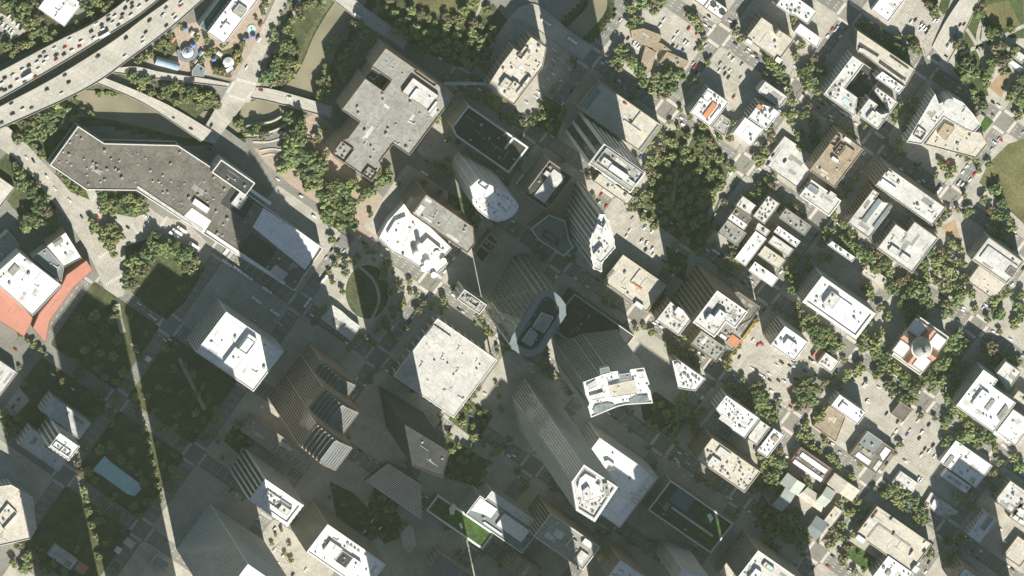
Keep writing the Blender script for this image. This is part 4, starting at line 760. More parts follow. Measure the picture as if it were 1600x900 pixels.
for lb, s_, h_, rf, u_ in [('curved grey roof at the north corner of the small-roof block', '31 760,387 800,325 892,387 850,452', 14, 'L', 2), ('dark strip roof second in the small-roof block', '31 733,437 760,395 857,462 832,502', 13, 'N', 2), ('thin white strip roof in the small-roof block, west side', '31 708,467 733,437 832,507 810,537', 13, 'W', 3), ('grey patched roof at the west corner of the small-roof block', '31 640,567 705,477 822,552 780,632', 12, 'G', 7),
                       ('mottled grey roof with many small units in the small-roof block', '31 868,457 960,320 1032,377 940,502', 17, 'L', 14), ('pale square roof at the middle of the small-roof block', '31 890,505 905,490 972,545 945,592 880,540', 12, 'L', 1), ('long white roof cut by a wedge shadow in the small-roof block', '31 755,715 882,540 947,592 820,772', 13, 'W', 5), ('grey roof with white units at the east corner of the small-roof block', '31 1030,457 1075,403 1227,512 1190,582', 15, 'G', 8),
                       ('white roof with eight round shadowed fans in the small-roof block', '31 998,547 1025,513 1162,607 1135,652', 15, 'W', 9), ('pale ribbed roof below the white fan roof', '31 968,612 1000,560 1112,667 1085,717', 14, 'L', 2), ('cream roof half in shadow in the small-roof block', '31 903,682 940,640 1072,722 1022,802', 13, 'B', 2), ('white rounded-corner roof at the south end of the small-roof block', '31 838,792 880,733 1027,842 985,892', 16, 'W', 3)]:
    Bd('shop_building', lb, s_, h_, 'beige', rf, pu(), u_, par=.6, pmat='wall_white' if rf == 'W' else None)
r = Bd('office_building', 'striped-wall office with white terrace roofs on the right edge', '41 958,722 1060,580 1277,740 1175,882', 25, 'grey', 'L', fn(2.2, 'glass_grey'), 2, pw=1.4, pmat='wall_beige', boxes=[('1010,705 1055,635 1240,760 1190,850', 1.6, 'L', 'pale'), ('1165,805 1195,765 1235,790 1205,840', 2.6, 'N', 'grey')])
Bd('', '', '41 930,882 985,752 1180,885 1100,960', 8, 'beige', 'B', None, 3, root=r)
# --- third row
r = Bd('office_tower', 'white-crowned office with brown striped flank beside orange works', '32 500,212 642,8 832,155 760,247 690,220 622,317', 98, 'brown', 'L', fn(4.6, 'glass_brown'), 18, pw=1.2, pmat='wall_white', boxes=[('570,200 600,160 630,185 600,225', 5, 'W', 'white'), ('625,185 660,130 705,170 665,215', 5, 'W', 'white')])
Bd('', '', '32 700,40 780,20 915,128 850,195 760,250', 30, 'brown', 'N', pu(), 8, root=r); Bd('', '', '32 478,352 542,268 702,372 640,468', 24, 'brown', 'G', pu(), 14, root=r)
Bd('', '', '32 622,317 690,222 760,247 800,320 740,385', 19, 'grey', 'G', None, 3, root=r, boxes=[('700,330 735,295 795,322 762,378', 1.4, 'O', 'brick'), ('655,300 668,285 705,310 692,325', 1.4, 'W', 'white')])
Bd('office_building', 'white cluttered stepped roof on the corner below the parking roof', '32 265,203 350,85 385,110 482,190 405,302', 33, 'beige', 'L', pu(), 9, pmat='wall_white', boxes=[('375,150 400,115 440,150 415,185', 4, 'W', 'white')])
Bd('office_building', 'white roof crowded with dark plant in a shaded block', 'X7 40,95 78,88 250,210 188,285 80,268', 22, 'grey', 'W', pu(), 16, sn=False, kinds=('ac', 'ahu', 'duct', 'ac'), boxes=[('55,120 75,105 105,130 80,160', 2.5, 'L')])
r = Bd('courthouse', 'domed courthouse with crossed red and white roofs', '42 455,425 632,178 803,305 637,552', 22, 'beige', 'B', pu(4, 'glass_dark', 5), 0, pmat='wall_white', pw=1)
og = tuple(r.location)
cpt = P(1280 + 637 / 4, 450 + 372 / 4, 30)
for k_, (a, e) in enumerate(((U, V), (V, U), (-U, V), (-V, U))):
    for sgn in (-1, 1):
        b = MB(); z = 22; c = cpt + a * 14; p = [c - a * 10 + e * sgn * .1, c + a * 8 + e * sgn * .1, c + a * 8 + e * sgn * 6, c - a * 10 + e * sgn * 6]
        q = [(p[0].x, p[0].y, 27), (p[1].x, p[1].y, 27), (p[2].x, p[2].y, 22.3), (p[3].x, p[3].y, 22.3)]
        if area([(v[0], v[1]) for v in q]) < 0: q = q[::-1]
        b.face(q, 'roof_terracotta'); b.obj('red_roof', r, og)
    b = MB(); tri = [c + a * 8 - e * 6, c + a * 8 + e * 6]; b.face([(tri[0].x, tri[0].y, 21), (tri[1].x, tri[1].y, 21), (tri[1].x, tri[1].y, 22.3), ((c + a * 8).x, (c + a * 8).y, 27), (tri[0].x, tri[0].y, 22.3)], 'wall_white'); b.obj('gable', r, og)
    for e2 in (-1, 1):
        c2 = cpt + (a + e * e2) * 13.6
        if k_ % 2 == 0: b = MB(); b.box(c2, 15, 15, 21, 23.5, None, 'wall_white', 'roof_white'); b.ring([((c2 + U * x + V * y).x, (c2 + U * x + V * y).y) for x, y in ((-7.5, -7.5), (-7.5, 7.5), (7.5, 7.5), (7.5, -7.5))][::(1 if area([((U * x + V * y).x, (U * x + V * y).y) for x, y in ((-7.5, -7.5), (-7.5, 7.5), (7.5, 7.5), (7.5, -7.5))]) > 0 else -1)], .5, 23.5, 24.2, 'wall_beige'); b.obj('corner_pavilion', r, og)
b = MB(); b.cyl(cpt, 10.5, 22, 33, 'wall_beige', n=28); b.cyl(cpt, 11.2, 33, 33.8, 'wall_white', n=28); b.obj('drum', r, og)
for i in range(20):
    a = 6.2832 * i / 20; b = MB(); b.cyl((cpt.x + 10.6 * math.cos(a), cpt.y + 10.6 * math.sin(a)), .5, 23, 33, 'wall_white', n=6); b.obj('column', r, og)
b = MB(); prof = [(10, 33.8), (9.6, 36), (8.6, 38.4), (7, 40.6), (5, 42.2), (2.6, 43.2)]
for (r0, z0), (r1, z1) in zip(prof, prof[1:]): b.cyl(cpt, r0, z0, z1, 'dome_metal', n=28, r2=r1)
b.obj('dome', r, og); b = MB(); b.cyl(cpt, 1.8, 43, 47.5, 'wall_white', n=12); b.cyl(cpt, 2.1, 47.5, 49, 'dome_metal', n=12, r2=.2); b.obj('lantern', r, og)
r = Bd('office_building', 'grand white stepped roof with finely striped flank, lower right edge', '42 853,752 1022,506 1114,575 1085,620 1227,715 1100,897', 34, 'grey', 'W', fn(2.2, 'glass_grey'), 10, pmat='wall_white', boxes=[('965,715 1015,630 1065,665 1010,745', 3, 'W', 'white'), ('1040,760 1075,690 1095,705 1060,775', 1.6, 'G', 'grey'), ('1105,800 1175,735 1190,760 1125,830', 1.6, 'G', 'grey')])
Bd('', '', '42 1105,535 1165,465 1262,522 1185,645', 20, 'grey', 'L', None, 1, root=r)
Bd('office_building', 'white roof cut by the right edge below the grand stepped roof', '42 1105,905 1212,760 1330,840 1240,990', 24, 'pale', 'W', pu(), 6); Bd('shop_building', 'small cream roof on the right edge beside the grand stepped roof', '42 1212,695 1240,640 1320,690 1280,745', 14, 'beige', 'B', None, 2)
Bd('shop_building', 'brown-grey square roof in the sunny lot below the courthouse', '42 450,780 515,710 582,765 520,842', 6, 'brown', 'N', None, 0, par=.4)
Bd('shop_building', 'small pale square roof between car park and street trees', 'X7 953,115 1000,43 1087,105 1037,177', 10, 'pale', 'L', None, 4, pmat='wall_white')
Bd('market_canopy', 'small dark red flat canopy at the car park edge', 'X7 912,70 958,8 1000,40 952,92', 4, 'brick', 'R', None, 0, par=.2)
# --- bottom right
r = Bd('office_building', 'white roof packed with plant and grey annexes, lower centre right', 'X7 318,400 376,308 592,462 492,577 425,545', 27, 'pale', 'W', pu(), 24, pmat='wall_white', boxes=[('330,460 350,430 430,470 410,510', .5, 'L')])
Bd('', '', 'X7 215,505 318,402 420,545 395,590', 10, 'grey', 'G', None, 5, root=r, sn=False)
Bd('shop_building', 'grey roof with ragged shadow beside the plant-packed white roof', 'X7 505,592 592,465 652,512 580,622', 12, 'grey', 'L', None, 2)
Bd('shop_building', 'white stepped corner roof beside a sunny street, lower right', 'X7 570,662 677,518 740,565 640,702', 14, 'white', 'W', pu(), 7, boxes=[('660,590 680,560 710,580 690,610', 2, 'T', 'tan')])
Bd('office_building', 'half cream half cluttered roof with brown ribbed flank, lower right', 'X7 173,742 270,596 612,768 515,890', 46, 'brown', 'B', fn(2.2, 'glass_brown'), 26, pw=.7, pmat='wall_beige', boxes=[('270,720 300,690 350,730 320,775', 3, 'L'), ('320,660 345,630 410,680 385,720', 2, 'L')])
r = Bd('shop_building', 'white roof above a brown flat lot with two dark fans, lower right', 'X7 1033,382 1087,303 1253,425 1205,492', 20, 'white', 'W', pu(), 4, boxes=[('1080,385 1110,355 1140,385 1115,420', 2, 'W', 'white')])
Bd('', '', 'X7 928,512 1010,380 1132,442 1066,602', 8, 'tan', 'T', None, 0, root=r)
Bd('church_hall', 'brown-edged hall with two long white roof strips, lower right', 'X8 223,313 285,237 477,362 432,462', 11, 'brick', 'N', None, 5, boxes=[('275,290 295,270 455,375 435,400', 1.2, 'W', 'white'), ('232,330 250,315 425,430 410,455', 1.2, 'W', 'white')])
def gable(root, org, s, h, rise, mat, wall, mat2=None, along=0):
    """pitched roof over a four-cornered outline; ridge joins the middles of two opposite edges"""
    pts = W2(s, h, True); FOOT.append(pts); n = 4; b = MB(); b.prism(pts, 0, h, 'wall_' + wall)
    if along: pts = pts[1:] + pts[:1]
    A, B2, C, Dd = [Vector((x, y, h)) for x, y in pts]; m1 = (A + B2) / 2 + Vector((0, 0, rise)); m2 = (C + Dd) / 2 + Vector((0, 0, rise))
    b.face([A, B2, m1], 'wall_' + wall); b.face([C, Dd, m2], 'wall_' + wall); b.obj('wall', root, org)
    k = MB(); k.face([B2, C, m2, m1], mat); k.obj('roof_slope', root, org); k = MB(); k.face([Dd, A, m1, m2], mat2 or mat); k.obj('roof_slope', root, org)
def G(name, label, parts, cat='building'):
    p = cen(W2(parts[0][0], parts[0][1])); r = empty(name, p + (0,), label, cat)
    for a in parts: gable(r, p + (0,), *a)
    return r
G('church_hall', 'gabled hall with brown and white roof slopes beside the hall with strips', [('X8 443,462 505,393 655,512 600,572', 9, 3, 'roof_beige', 'beige', None, 1)])
r = G('church', 'cross-shaped church with pale green gabled roofs', [('X8 85,590 215,480 270,520 160,632', 11, 4, 'roof_green', 'brick', None, 0), ('X8 160,465 195,390 315,470 265,540', 11, 4.2, 'roof_green', 'brick', None, 1), ('X8 385,570 445,475 500,515 435,620', 9, 3, 'roof_green', 'brick', None, 0)])
G('church_hall', 'low pinkish hall linking the green church roofs', [('X8 275,520 330,480 430,560 400,660', 7, 2, 'roof_beige', 'brick', None, 0)])
G('church_hall', 'brown hall with a grey ribbed roof below the church', [('X8 310,765 380,660 445,705 390,835', 7, 2.5, 'roof_slate', 'beige', None, 0)])
Bd('church_hall', 'narrow cream roof beside the church garden, lower right', 'X8 432,690 500,600 552,640 392,842', 7, 'beige', 'B', None, 2, par=.4)
r = Bd('market_hall', 'brown flat hall with a raised grey ribbed roof, lower right', 'X8 600,292 700,118 862,262 755,402', 9, 'brown', 'N', None, 3, boxes=[('655,205 700,138 792,190 742,272', 3, 'S', 'grey'), ('625,290 645,262 725,325 705,345', .8, 'W', 'white'), ('780,280 815,232 845,255 800,320', .8, 'W', 'white'), ('735,365 775,315 795,330 755,390', .8, 'L')])
Bd('shop_building', 'plain light grey roof beside parked cars, lower right', 'X8 858,457 910,383 1027,470 965,537', 6, 'pale', 'L', None, 2, par=.3)
Bd('warehouse', 'big blank white roof with plant along one edge, lower right', '43 748,178 862,57 1072,205 990,357 945,330', 10, 'white', 'W', None, 9, boxes=[('780,195 830,145 850,165 800,215', 1.2, 'G', 'grey')])
Bd('shop_building', 'white annex with rows of dark vents beside the big white roof', '43 745,295 800,232 950,345 930,365', 7, 'white', 'W', None, 6, par=.3)
Bd('kiosk_building', 'odd boat-shaped low roof with a white hump in a shaded lot', '43 660,440 700,375 875,500 860,518 745,525', 5, 'beige', 'L', None, 2, sn=False, par=.5, boxes=[('700,460 720,420 750,430 745,475', 3, 'W', 'white')])
r = Bd('parking_garage', 'sunny cream parking roof with a row of lamp posts, bottom right', '43 228,655 356,458 697,695 590,875', 17, 'beige', 'B', sl_, 0, pw=.7, boxes=[('225,665 245,640 295,678 275,703', 2.5, 'W', 'white'), ('365,580 372,570 575,710 568,722', .6, 'G'), ('580,865 600,835 630,855 605,890', 4, 'W', 'white'), ('300,660 355,575 365,582 312,668', .5, 'G')])
Bd('office_building', 'white roof with dark octagon at the bottom edge below the parking roof', '43 335,905 432,773 590,885 490,1010', 18, 'pale', 'W', pu(), 6, boxes=[('410,885 435,865 455,880 430,905', 2, 'G', 'grey')])
Bd('office_building', 'white and blue-shaded roof by a shaded street, lower right', '43 925,642 1035,500 1107,552 1010,697', 17, 'pale', 'W', pu(), 3, boxes=[('1010,600 1060,520 1085,545 1035,625', 2, 'G', 'grey')])
Bd('office_building', 'pale roof with two round plants on the right edge', '43 1098,442 1190,300 1330,400 1225,520', 19, 'beige', 'L', pu(), 10); Bd('office_building', 'roof with four white boxes on the right edge, lower right', '43 1195,545 1245,430 1330,490 1290,600', 19, 'beige', 'L', pu(), 4, boxes=[('1240,490 1255,475 1285,495 1268,512', 2, 'W', 'white'), ('1210,535 1225,520 1250,540 1235,555', 2, 'W', 'white'), ('1245,560 1258,545 1280,560 1268,578', 2, 'W', 'white')])
Bd('office_tower', 'brown-flanked tower with white roof at the bottom edge, lower right', '43 910,845 1040,940 960,1040 845,940', 52, 'brown', 'W', fn(2.6), 3)
Bd('shop_building', 'white flat roof cut by the right edge above the big white roof', '43 1085,15 1140,-60 1270,-10 1187,82', 9, 'white', 'W', None, 5)
Bd('low_building', 'plain tan roof in the bottom right corner', '43 1150,775 1240,650 1340,720 1260,850', 7, 'tan', 'B', None, 0)
# --- downtown towers just south of the frame, whose shadows fall into it
for lb, x, y, a_, d_, h_, wl in [('glass tower south of the frame shading the left park', 238, 985, 50, 51, 262, 'grey'), ('slab tower south of the frame shading the lower left streets', 128, 1010, 44, 46, 215, 'brown'), ('bronze tower south of the frame shading the lots below the concert hall', 705, 985, 50, 48, 185, 'dark'),
                              ('grey tower south of the frame shading the old office building', 864, 1005, 46, 48, 200, 'grey'), ('pale tower south of the frame shading the five-sided tower', 990, 990, 46, 50, 190, 'pale'), ('stone tower south of the frame shading the garden court', 1092, 1005, 56, 56, 225, 'pale'), ('brick tower south of the frame shading the hotel street', 1245, 1000, 44, 46, 122, 'brick'),
                              ('low tower south of the frame shading the small angular roof', 628, 985, 42, 46, 245, 'beige'), ('squat tower south of the frame shading the terrace roof street', 810, 1000, 40, 46, 92, 'beige'), ('small tower south of the frame shading the lower right lots', 1545, 975, 44, 44, 130, 'beige')]:
    c = P(x, y, 0); q = [c + U * i * a_ / 2 + V * j * d_ / 2 for i, j in ((-1, -1), (1, -1), (1, 1), (-1, 1))]
    poly = ccw([(v.x, v.y) for v in q]); org = (c.x, c.y, 0); r = empty('office_tower', org, lb, 'building'); b = MB(); b.prism(poly, 0, h_, 'wall_' + wl); k = MB(); facade(k, b, poly, 1, h_ - 1, 'fin', 4, 3.4, 'glass_grey', 'wall_' + wl); b.obj('wall', r, org); k.obj('windows', r, org, kind='stuff')
    b = MB(); b.face([(x_, y_, h_ - .8) for x_, y_ in inset(poly, .5)], 'roof_light'); b.obj('roof', r, org); b = MB(); b.ring(poly, .5, h_ - 1, h_, 'wall_' + wl); b.obj('parapet', r, org)
# ------------------------------------------------------------------ amusement park and small structures
ORD = 'first second third fourth fifth sixth seventh eighth ninth tenth eleventh twelfth thirteenth fourteenth fifteenth sixteenth seventeenth eighteenth nineteenth'.split()
TENS = ['', '', 'twent', 'thirt', 'fort', 'fift', 'sixt', 'sevent', 'eight', 'ninet']
def ordw(i):
    i += 1
    if i < 20: return ORD[i - 1]
    t, u = divmod(i, 10); return TENS[t] + ('ieth' if u == 0 else 'y-' + ORD[u - 1])
def ordlabel(items, fmt):
    """items: list of (sort key, object, dict); same description -> told apart by their order from the left"""
    by = {}
    for k, o, d in items: by.setdefault(fmt.format(ord='{ord}', fl='{fl}', **d), []).append((k, o))
    for f, L in by.items():
        L.sort(key=lambda t: t[0])
        for i, (k, o) in enumerate(L): o['label'] = f.format(ord=(ordw(i) + ' ' if len(L) > 1 else ''), fl=(' from left' if len(L) > 1 else '')).replace('  ', ' ')
p = P(294, 83, 7); org = (p.x, p.y, 0); r = empty('carousel', org, 'round white spiral-ringed tent roof over a grey terrace in the park', 'carousel')
b = MB()
for i in range(5): b.cyl(p, 6.2 - i * 1.2, 4 + i * .9, 4.9 + i * .9, 'tent' if i % 2 == 0 else 'roof_blue', n=28, r2=6.2 - (i + 1) * 1.2 + .35)
b.obj('tent_roof', r, org)
for i in range(8):
    a = i * .785; b = MB(); b.cyl((p.x + 5.6 * math.cos(a), p.y + 5.6 * math.sin(a)), .2, 0, 4.2, 'metal_light', n=6); b.obj('post', r, org)
b = MB()
for i in range(24):
    a0, a1 = 2.9 + i * .165, 2.9 + (i + 1) * .165
    q = [(p.x + rr * math.cos(a), p.y + rr * math.sin(a)) for rr, a in ((7.2, a0), (11, a0), (11, a1), (7.2, a1))]; b.prism(ccw(q), 0, 2.6, 'concrete', 'roof_slate')
b.obj('terrace', r, org)
def arch_roof(name, label, a, e, wd, h, mat, cat='pavilion'):
    A, E = P(*a, 2), P(*e, 2); d = (E - A).normalized(); q = Vector((-d.y, d.x, 0)); org = (A.x, A.y, 0); o = empty(name, org, label, cat); b = MB(); n = 8
    for i in range(n):
        t0, t1 = math.pi * i / n, math.pi * (i + 1) / n
        f = lambda X, t: tuple(X + q * (wd / 2 * math.cos(t)) + Vector((0, 0, 1.5 + h * math.sin(t))))
        b.face([f(A, t0), f(E, t0), f(E, t1), f(A, t1)], mat)
    b.obj('vault', o, org)
    b = MB(); b.prism(ccw([((X + q * s).x, (X + q * s).y) for X, s in ((A, wd / 2), (E, wd / 2), (E, -wd / 2), (A, -wd / 2))]), 0, 3.5, 'wall_pale'); b.obj('wall', o, org)
    for k in range(9):
        X = A.lerp(E, k / 8); b = MB()
        for i in range(n):
            t0, t1 = math.pi * i / n, math.pi * (i + 1) / n; f = lambda X, t: tuple(X + q * ((wd / 2 + .12) * math.cos(t)) + Vector((0, 0, 1.6 + h * math.sin(t))))
            b.face([f(X - d * .25, t0), f(X + d * .25, t0), f(X + d * .25, t1), f(X - d * .25, t1)], 'metal_light')
        b.obj('rib', o, org)
arch_roof('greenhouse', 'long pale blue vaulted roof by the amusement park trees', (243, 94), (278, 104), 8, 3.5, 'roof_blue')
def tent(x, y, rr, label, mat='tent'):
    p = P(x, y, 3); org = (p.x, p.y, 0); o = empty('tent', org, label, 'tent'); b = MB(); b.cyl(p, rr, 2.6, 5.2, mat, n=12, r2=.2); b.cyl(p, rr, 2.3, 2.6, mat, n=12); b.obj('canopy', o, org)
    for i in range(6): b = MB(); b.cyl((p.x + rr * .9 * math.cos(i * 1.047), p.y + rr * .9 * math.sin(i * 1.047)), .12, 0, 2.5, 'metal_light', n=5); b.obj('post', o, org)
tent(357, 98, 6, 'round pale tent in the amusement park above the white booth'); tent(302, 70, 3.5, 'small blue tent beside the round spiral tent', 'tent_blue'); tent(290, 44, 3, 'small grey-blue tent above the round spiral tent', 'tent_blue'); tent(386, 60, 3, 'small dark blue tent below the round fountain', 'tent_blue'); tent(396, 56, 3, 'small dark blue tent right of the round fountain', 'tent_blue'); tent(334, 92, 3, 'little blue tent left of the pale round tent', 'tent_blue')
p = P(393, 45, .6); org = (p.x, p.y, 0); r = empty('fountain', org, 'round blue fountain basin on the brick plaza', 'fountain'); b = MB(); b.cyl(p, 4.6, 0, .7, 'concrete', 'roof_beige', 24); b.obj('basin', r, org); b = MB(); b.cyl(p, 3.9, .5, .78, 'pool_water', n=24); b.obj('water', r, org); b = MB(); b.cyl(p, .6, .7, 2, 'concrete', n=10); b.obj('jet', r, org)
p = P(482, 228, 4); org = (p.x, p.y, 0); r = empty('ring_pergola', org, 'red-brown open ring pergola among trees by the theatre', 'pergola'); b = MB(); n = 28
poly = [(p.x + 6.6 * math.cos(6.2832 * i / n), p.y + 6.6 * math.sin(6.2832 * i / n)) for i in range(n)]; b.ring(poly, 1.1, 3.6, 4.2, 'wall_brick'); b.obj('ring_beam', r, org)
for i in range(10): b = MB(); b.cyl((p.x + 6 * math.cos(.628 * i), p.y + 6 * math.sin(.628 * i)), .3, 0, 3.6, 'wall_brick', n=6); b.obj('post', r, org)
def skybridge(a, e, z, label, w_=4):
    A, E = P(*a, z), P(*e, z); d = (E - A).normalized(); q = Vector((-d.y, d.x, 0)) * w_ / 2; org = (A.x, A.y, 0); o = empty('skybridge', org, label, 'skybridge')
    pl = ccw([((A + q).x, (A + q).y), ((E + q).x, (E + q).y), ((E - q).x, (E - q).y), ((A - q).x, (A - q).y)])
    b = MB(); b.prism(pl, z - 4, z, 'wall_pale', 'roof_light', True); b.obj('enclosure', o, org); b = MB()
    for s_ in (1, -1): X, Y = A + q * 1.02 * s_, E + q * 1.02 * s_; b.face([(X.x, X.y, z - 3), (Y.x, Y.y, z - 3), (Y.x, Y.y, z - 1), (X.x, X.y, z - 1)], 'glass_teal')
    b.obj('windows', o, org, kind='stuff')
skybridge((694, 131), (761, 131), 9, 'thin pale footbridge right of the big theatre roof', 3); skybridge((350, 398), (372, 370), 14, 'short pale footbridge on the south edge of the long brown hall', 4)
A, E = P(960 + 668 / 4, 450 + 492 / 4, 0), P(960 + 882 / 4, 450 + 195 / 4, 0); org = (A.x, A.y, 0); r = empty('construction_hoarding', org, 'yellow construction hoarding along the street beside the orange works', 'hoarding'); d = (E - A).normalized(); q = Vector((-d.y, d.x, 0)); n = 26
for k in range(n):
    X = A + d * (E - A).length * (k + .5) / n; L_ = (E - A).length / n
    b = MB(); b.box(X, L_ - .15, .5, 0, 2.6, d, 'paint_yellow'); b.obj('panel', r, org)
    if k % 3 == 0: b = MB(); b.box(X + q * -2.2, L_ * 1.2, 1.3, 2.7, 3.0, d, 'paint_yellow'); b.obj('canopy_board', r, org)
# ------------------------------------------------------------------ vehicles
def car_mesh(kind):
    b = MB()
    if kind == 'bus':
        b.prism([(-6, -1.25), (5.7, -1.25), (6, -1), (6, 1), (5.7, 1.25), (-6, 1.25)], .45, 3.1, 'car_paint', 'car_paint', True)
        for y in (-1.27, 1.27): b.face([(-5.6, y, 1.5), (5.4, y, 1.5), (5.4, y, 2.5), (-5.6, y, 2.5)], 'glass_dark')
        b.face([(6.02, -.95, 1.2), (6.02, .95, 1.2), (6.02, .95, 2.7), (6.02, -.95, 2.7)], 'glass_dark'); b.prism([(-3.5, -.8), (-1, -.8), (-1, .8), (-3.5, .8)], 3.1, 3.4, 'metal_light', 'metal_light'); b.prism([(1.5, -.5), (3, -.5), (3, .5), (1.5, .5)], 3.1, 3.3, 'metal_light', 'metal_light')
        wx, wr, wy = (-3.8, 3.8), .5, 1.1
    elif kind == 'truck':
        b.prism([(-6, -1.3), (3.2, -1.3), (3.2, 1.3), (-6, 1.3)], 1.0, 3.9, 'car_paint', 'car_paint', True); b.prism([(3.6, -1.15), (5.4, -1.15), (5.9, -.9), (5.9, .9), (5.4, 1.15), (3.6, 1.15)], .6, 2.9, 'car_paint', 'car_paint'); b.face([(5.92, -.85, 1.7), (5.92, .85, 1.7), (5.8, .85, 2.6), (5.8, -.85, 2.6)], 'glass_dark'); b.prism([(-6, -.5), (5.5, -.5), (5.5, .5), (-6, .5)], .5, 1.0, 'metal_dark', 'metal_dark')
        wx, wr, wy = (-5, -3.8, 4.6), .5, 1.05
    else:
        L, hw_, hb, ht, c0, c1, r0, r1 = {'car': (2.3, .9, .85, 1.42, -1.75, 1.15, -1.2, .45), 'suv': (2.4, .97, 1.0, 1.75, -2.25, 1.2, -1.95, .6), 'pickup': (2.8, 1.0, 1.0, 1.8, -.9, 1.5, -.6, .9)}[kind]
        b.prism([(-L, -hw_ * .85), (-L + .25, -hw_), (L - .45, -hw_), (L, -hw_ * .7), (L, hw_ * .7), (L - .45, hw_), (-L + .25, hw_), (-L, hw_ * .85)], .3, hb, 'car_paint', 'car_paint', True)
        lo = [(c0, -hw_ + .06), (c1, -hw_ + .06), (c1, hw_ - .06), (c0, hw_ - .06)]; up_ = [(r0, -hw_ + .2), (r1, -hw_ + .2), (r1, hw_ - .2), (r0, hw_ - .2)]
        for i in range(4): j = (i + 1) % 4; b.face([lo[i] + (hb,), lo[j] + (hb,), up_[j] + (ht,), up_[i] + (ht,)], 'glass_dark')
        b.face([q + (ht,) for q in up_], 'car_paint')
        if kind == 'pickup': b.face([(-2.7, -.8, hb + .01), (-1, -.8, hb + .01), (-1, .8, hb + .01), (-2.7, .8, hb + .01)], 'metal_dark')
        wx, wr, wy = (-L * .62, L * .6), .34, hw_ - .12
    for x in wx:
        for s_ in (-1, 1):
            k = len(b.v); y0, y1 = s_ * (wy - .1), s_ * (wy + .13)
            for y in (y0, y1): b.v += [(x + wr * math.cos(.785 * i), y, wr + wr * math.sin(.785 * i)) for i in range(8)]
            for i in range(8): j = (i + 1) % 8; b.f.append((k + i, k + j, k + 8 + j, k + 8 + i)); b.m.append(b.mi('rubber'))
            b.f.append(tuple(range(k + 8, k + 16))); b.m.append(b.mi('rubber'))
    return b.mesh(kind)
CM = {k: car_mesh(k) for k in ('car', 'suv', 'pickup', 'bus', 'truck')}
CC = {'w': ((.80, .80, .78), 'white'), 'k': ((.018, .018, .02), 'black'), 's': ((.42, .43, .44), 'silver'), 'g': ((.14, .145, .15), 'grey'), 'r': ((.42, .03, .02), 'red'), 'b': ((.04, .10, .35), 'blue')}
CARS = []; crnd = random.Random(11)
def cars(place, ax, s, z=0.2, group=None, kind=None, jit=.04, flip=False):
    a = s.split(); ox, oy = CR[a[0]]
    for t_ in a[1:]:
        x, y, c = t_.split(','); X, Y = ox + float(x) / 4, oy + float(y) / 4
        kd = kind or crnd.choice(('car', 'car', 'car', 'suv', 'suv', 'pickup'))
        zz_ = z(X, Y) if callable(z) else z; p = P(X, Y, zz_); col, cn = CC[c]
        o = bpy.data.objects.new({'car': 'car', 'suv': 'car', 'pickup': 'pickup_truck', 'bus': 'bus', 'truck': 'truck'}[kd], CM[kd]); COL.objects.link(o)
        o.location = p; d = ax(p) if callable(ax) else ax; o.rotation_euler = (0, 0, math.atan2(d.y, d.x) + (math.pi if crnd.random() < .5 and not flip else 0) + crnd.uniform(-jit, jit))
        o.color = col + (1,); o['category'] = {'car': 'car', 'suv': 'car', 'pickup': 'pickup truck', 'bus': 'bus', 'truck': 'truck'}[kd]; o['group'] = group or ('vehicles ' + place)
        CARS.append((X, o, {'c': cn, 'k': {'car': 'car', 'suv': 'tall car', 'pickup': 'pickup', 'bus': 'bus', 'truck': 'truck'}[kd], 'p': place}))
def along(L, R):
    M_ = [(a + c) / 2 for a, c in zip(L, R)]
    def f(p):
        i = min(range(len(M_) - 1), key=lambda k: (M_[k] - p).length); return (M_[i + 1] - M_[i]).normalized()
    return f
fa, fb = along(FA, FB), along(GA_, GB_)
cars('on the northern freeway deck', fa, '00 30,488,k 10,520,w 8,560,k 30,565,k 65,545,k 80,470,w 110,500,w 140,435,w 180,412,k 155,512,g 220,480,r 230,390,w 250,355,k 275,328,g 275,390,w 240,430,w 290,360,w 340,300,w 352,345,k 350,372,r 400,340,k 405,295,r 435,245,w 450,315,w 497,290,r 507,258,w 570,197,k 585,240,w 602,148,w 635,155,k 640,180,w 675,95,k 678,125,k 705,140,w 717,100,w 740,158,g 760,120,w 765,90,k 783,52,k 818,95,w 825,20,k 825,45,k 870,40,w 920,0,k 800,5,k', HZ + .05, jit=.02)
cars('on the northern freeway deck', fa, '00 165,475,w 648,215,w', HZ + .05, kind='truck', jit=0)
cars('on the southern freeway deck', fb, '00 10,770,g 78,712,k 70,645,k 140,682,w 198,675,g 293,560,k 385,583,w 405,470,k 430,515,k 612,352,k 787,238,k 780,350,w 893,238,w 893,265,w 910,202,k 935,128,k 1018,95,w 1037,50,g 1040,160,k 1085,95,w 1100,115,w 1130,15,w 1130,32,r', HZ + .05, jit=.02)
cars('in the tree-lined lot at the top left corner', V, '00 55,100,w 85,130,w 110,155,w 15,150,w 40,170,w 60,185,w 75,200,w 30,200,k 10,120,k 130,175,k 205,205,w 5,215,k 25,228,k')
cars('on the tan ramp road over the bayou', Vector((.85, -.5, 0)), '00 1085,735,k 1192,803,k', .9); cars('around the signalled junction by the bayou', Vector((-.5, -.85, 0)), '10 260,420,w 40,785,k', .3); cars('on the tan road bridge', Vector((.96, -.25, 0)), '10 350,563,r 527,610,w', .6)
cars('on the half-shaded road bridge', Vector((.8, -.6, 0)), '10 1060,195,s 1130,230,s', .6)
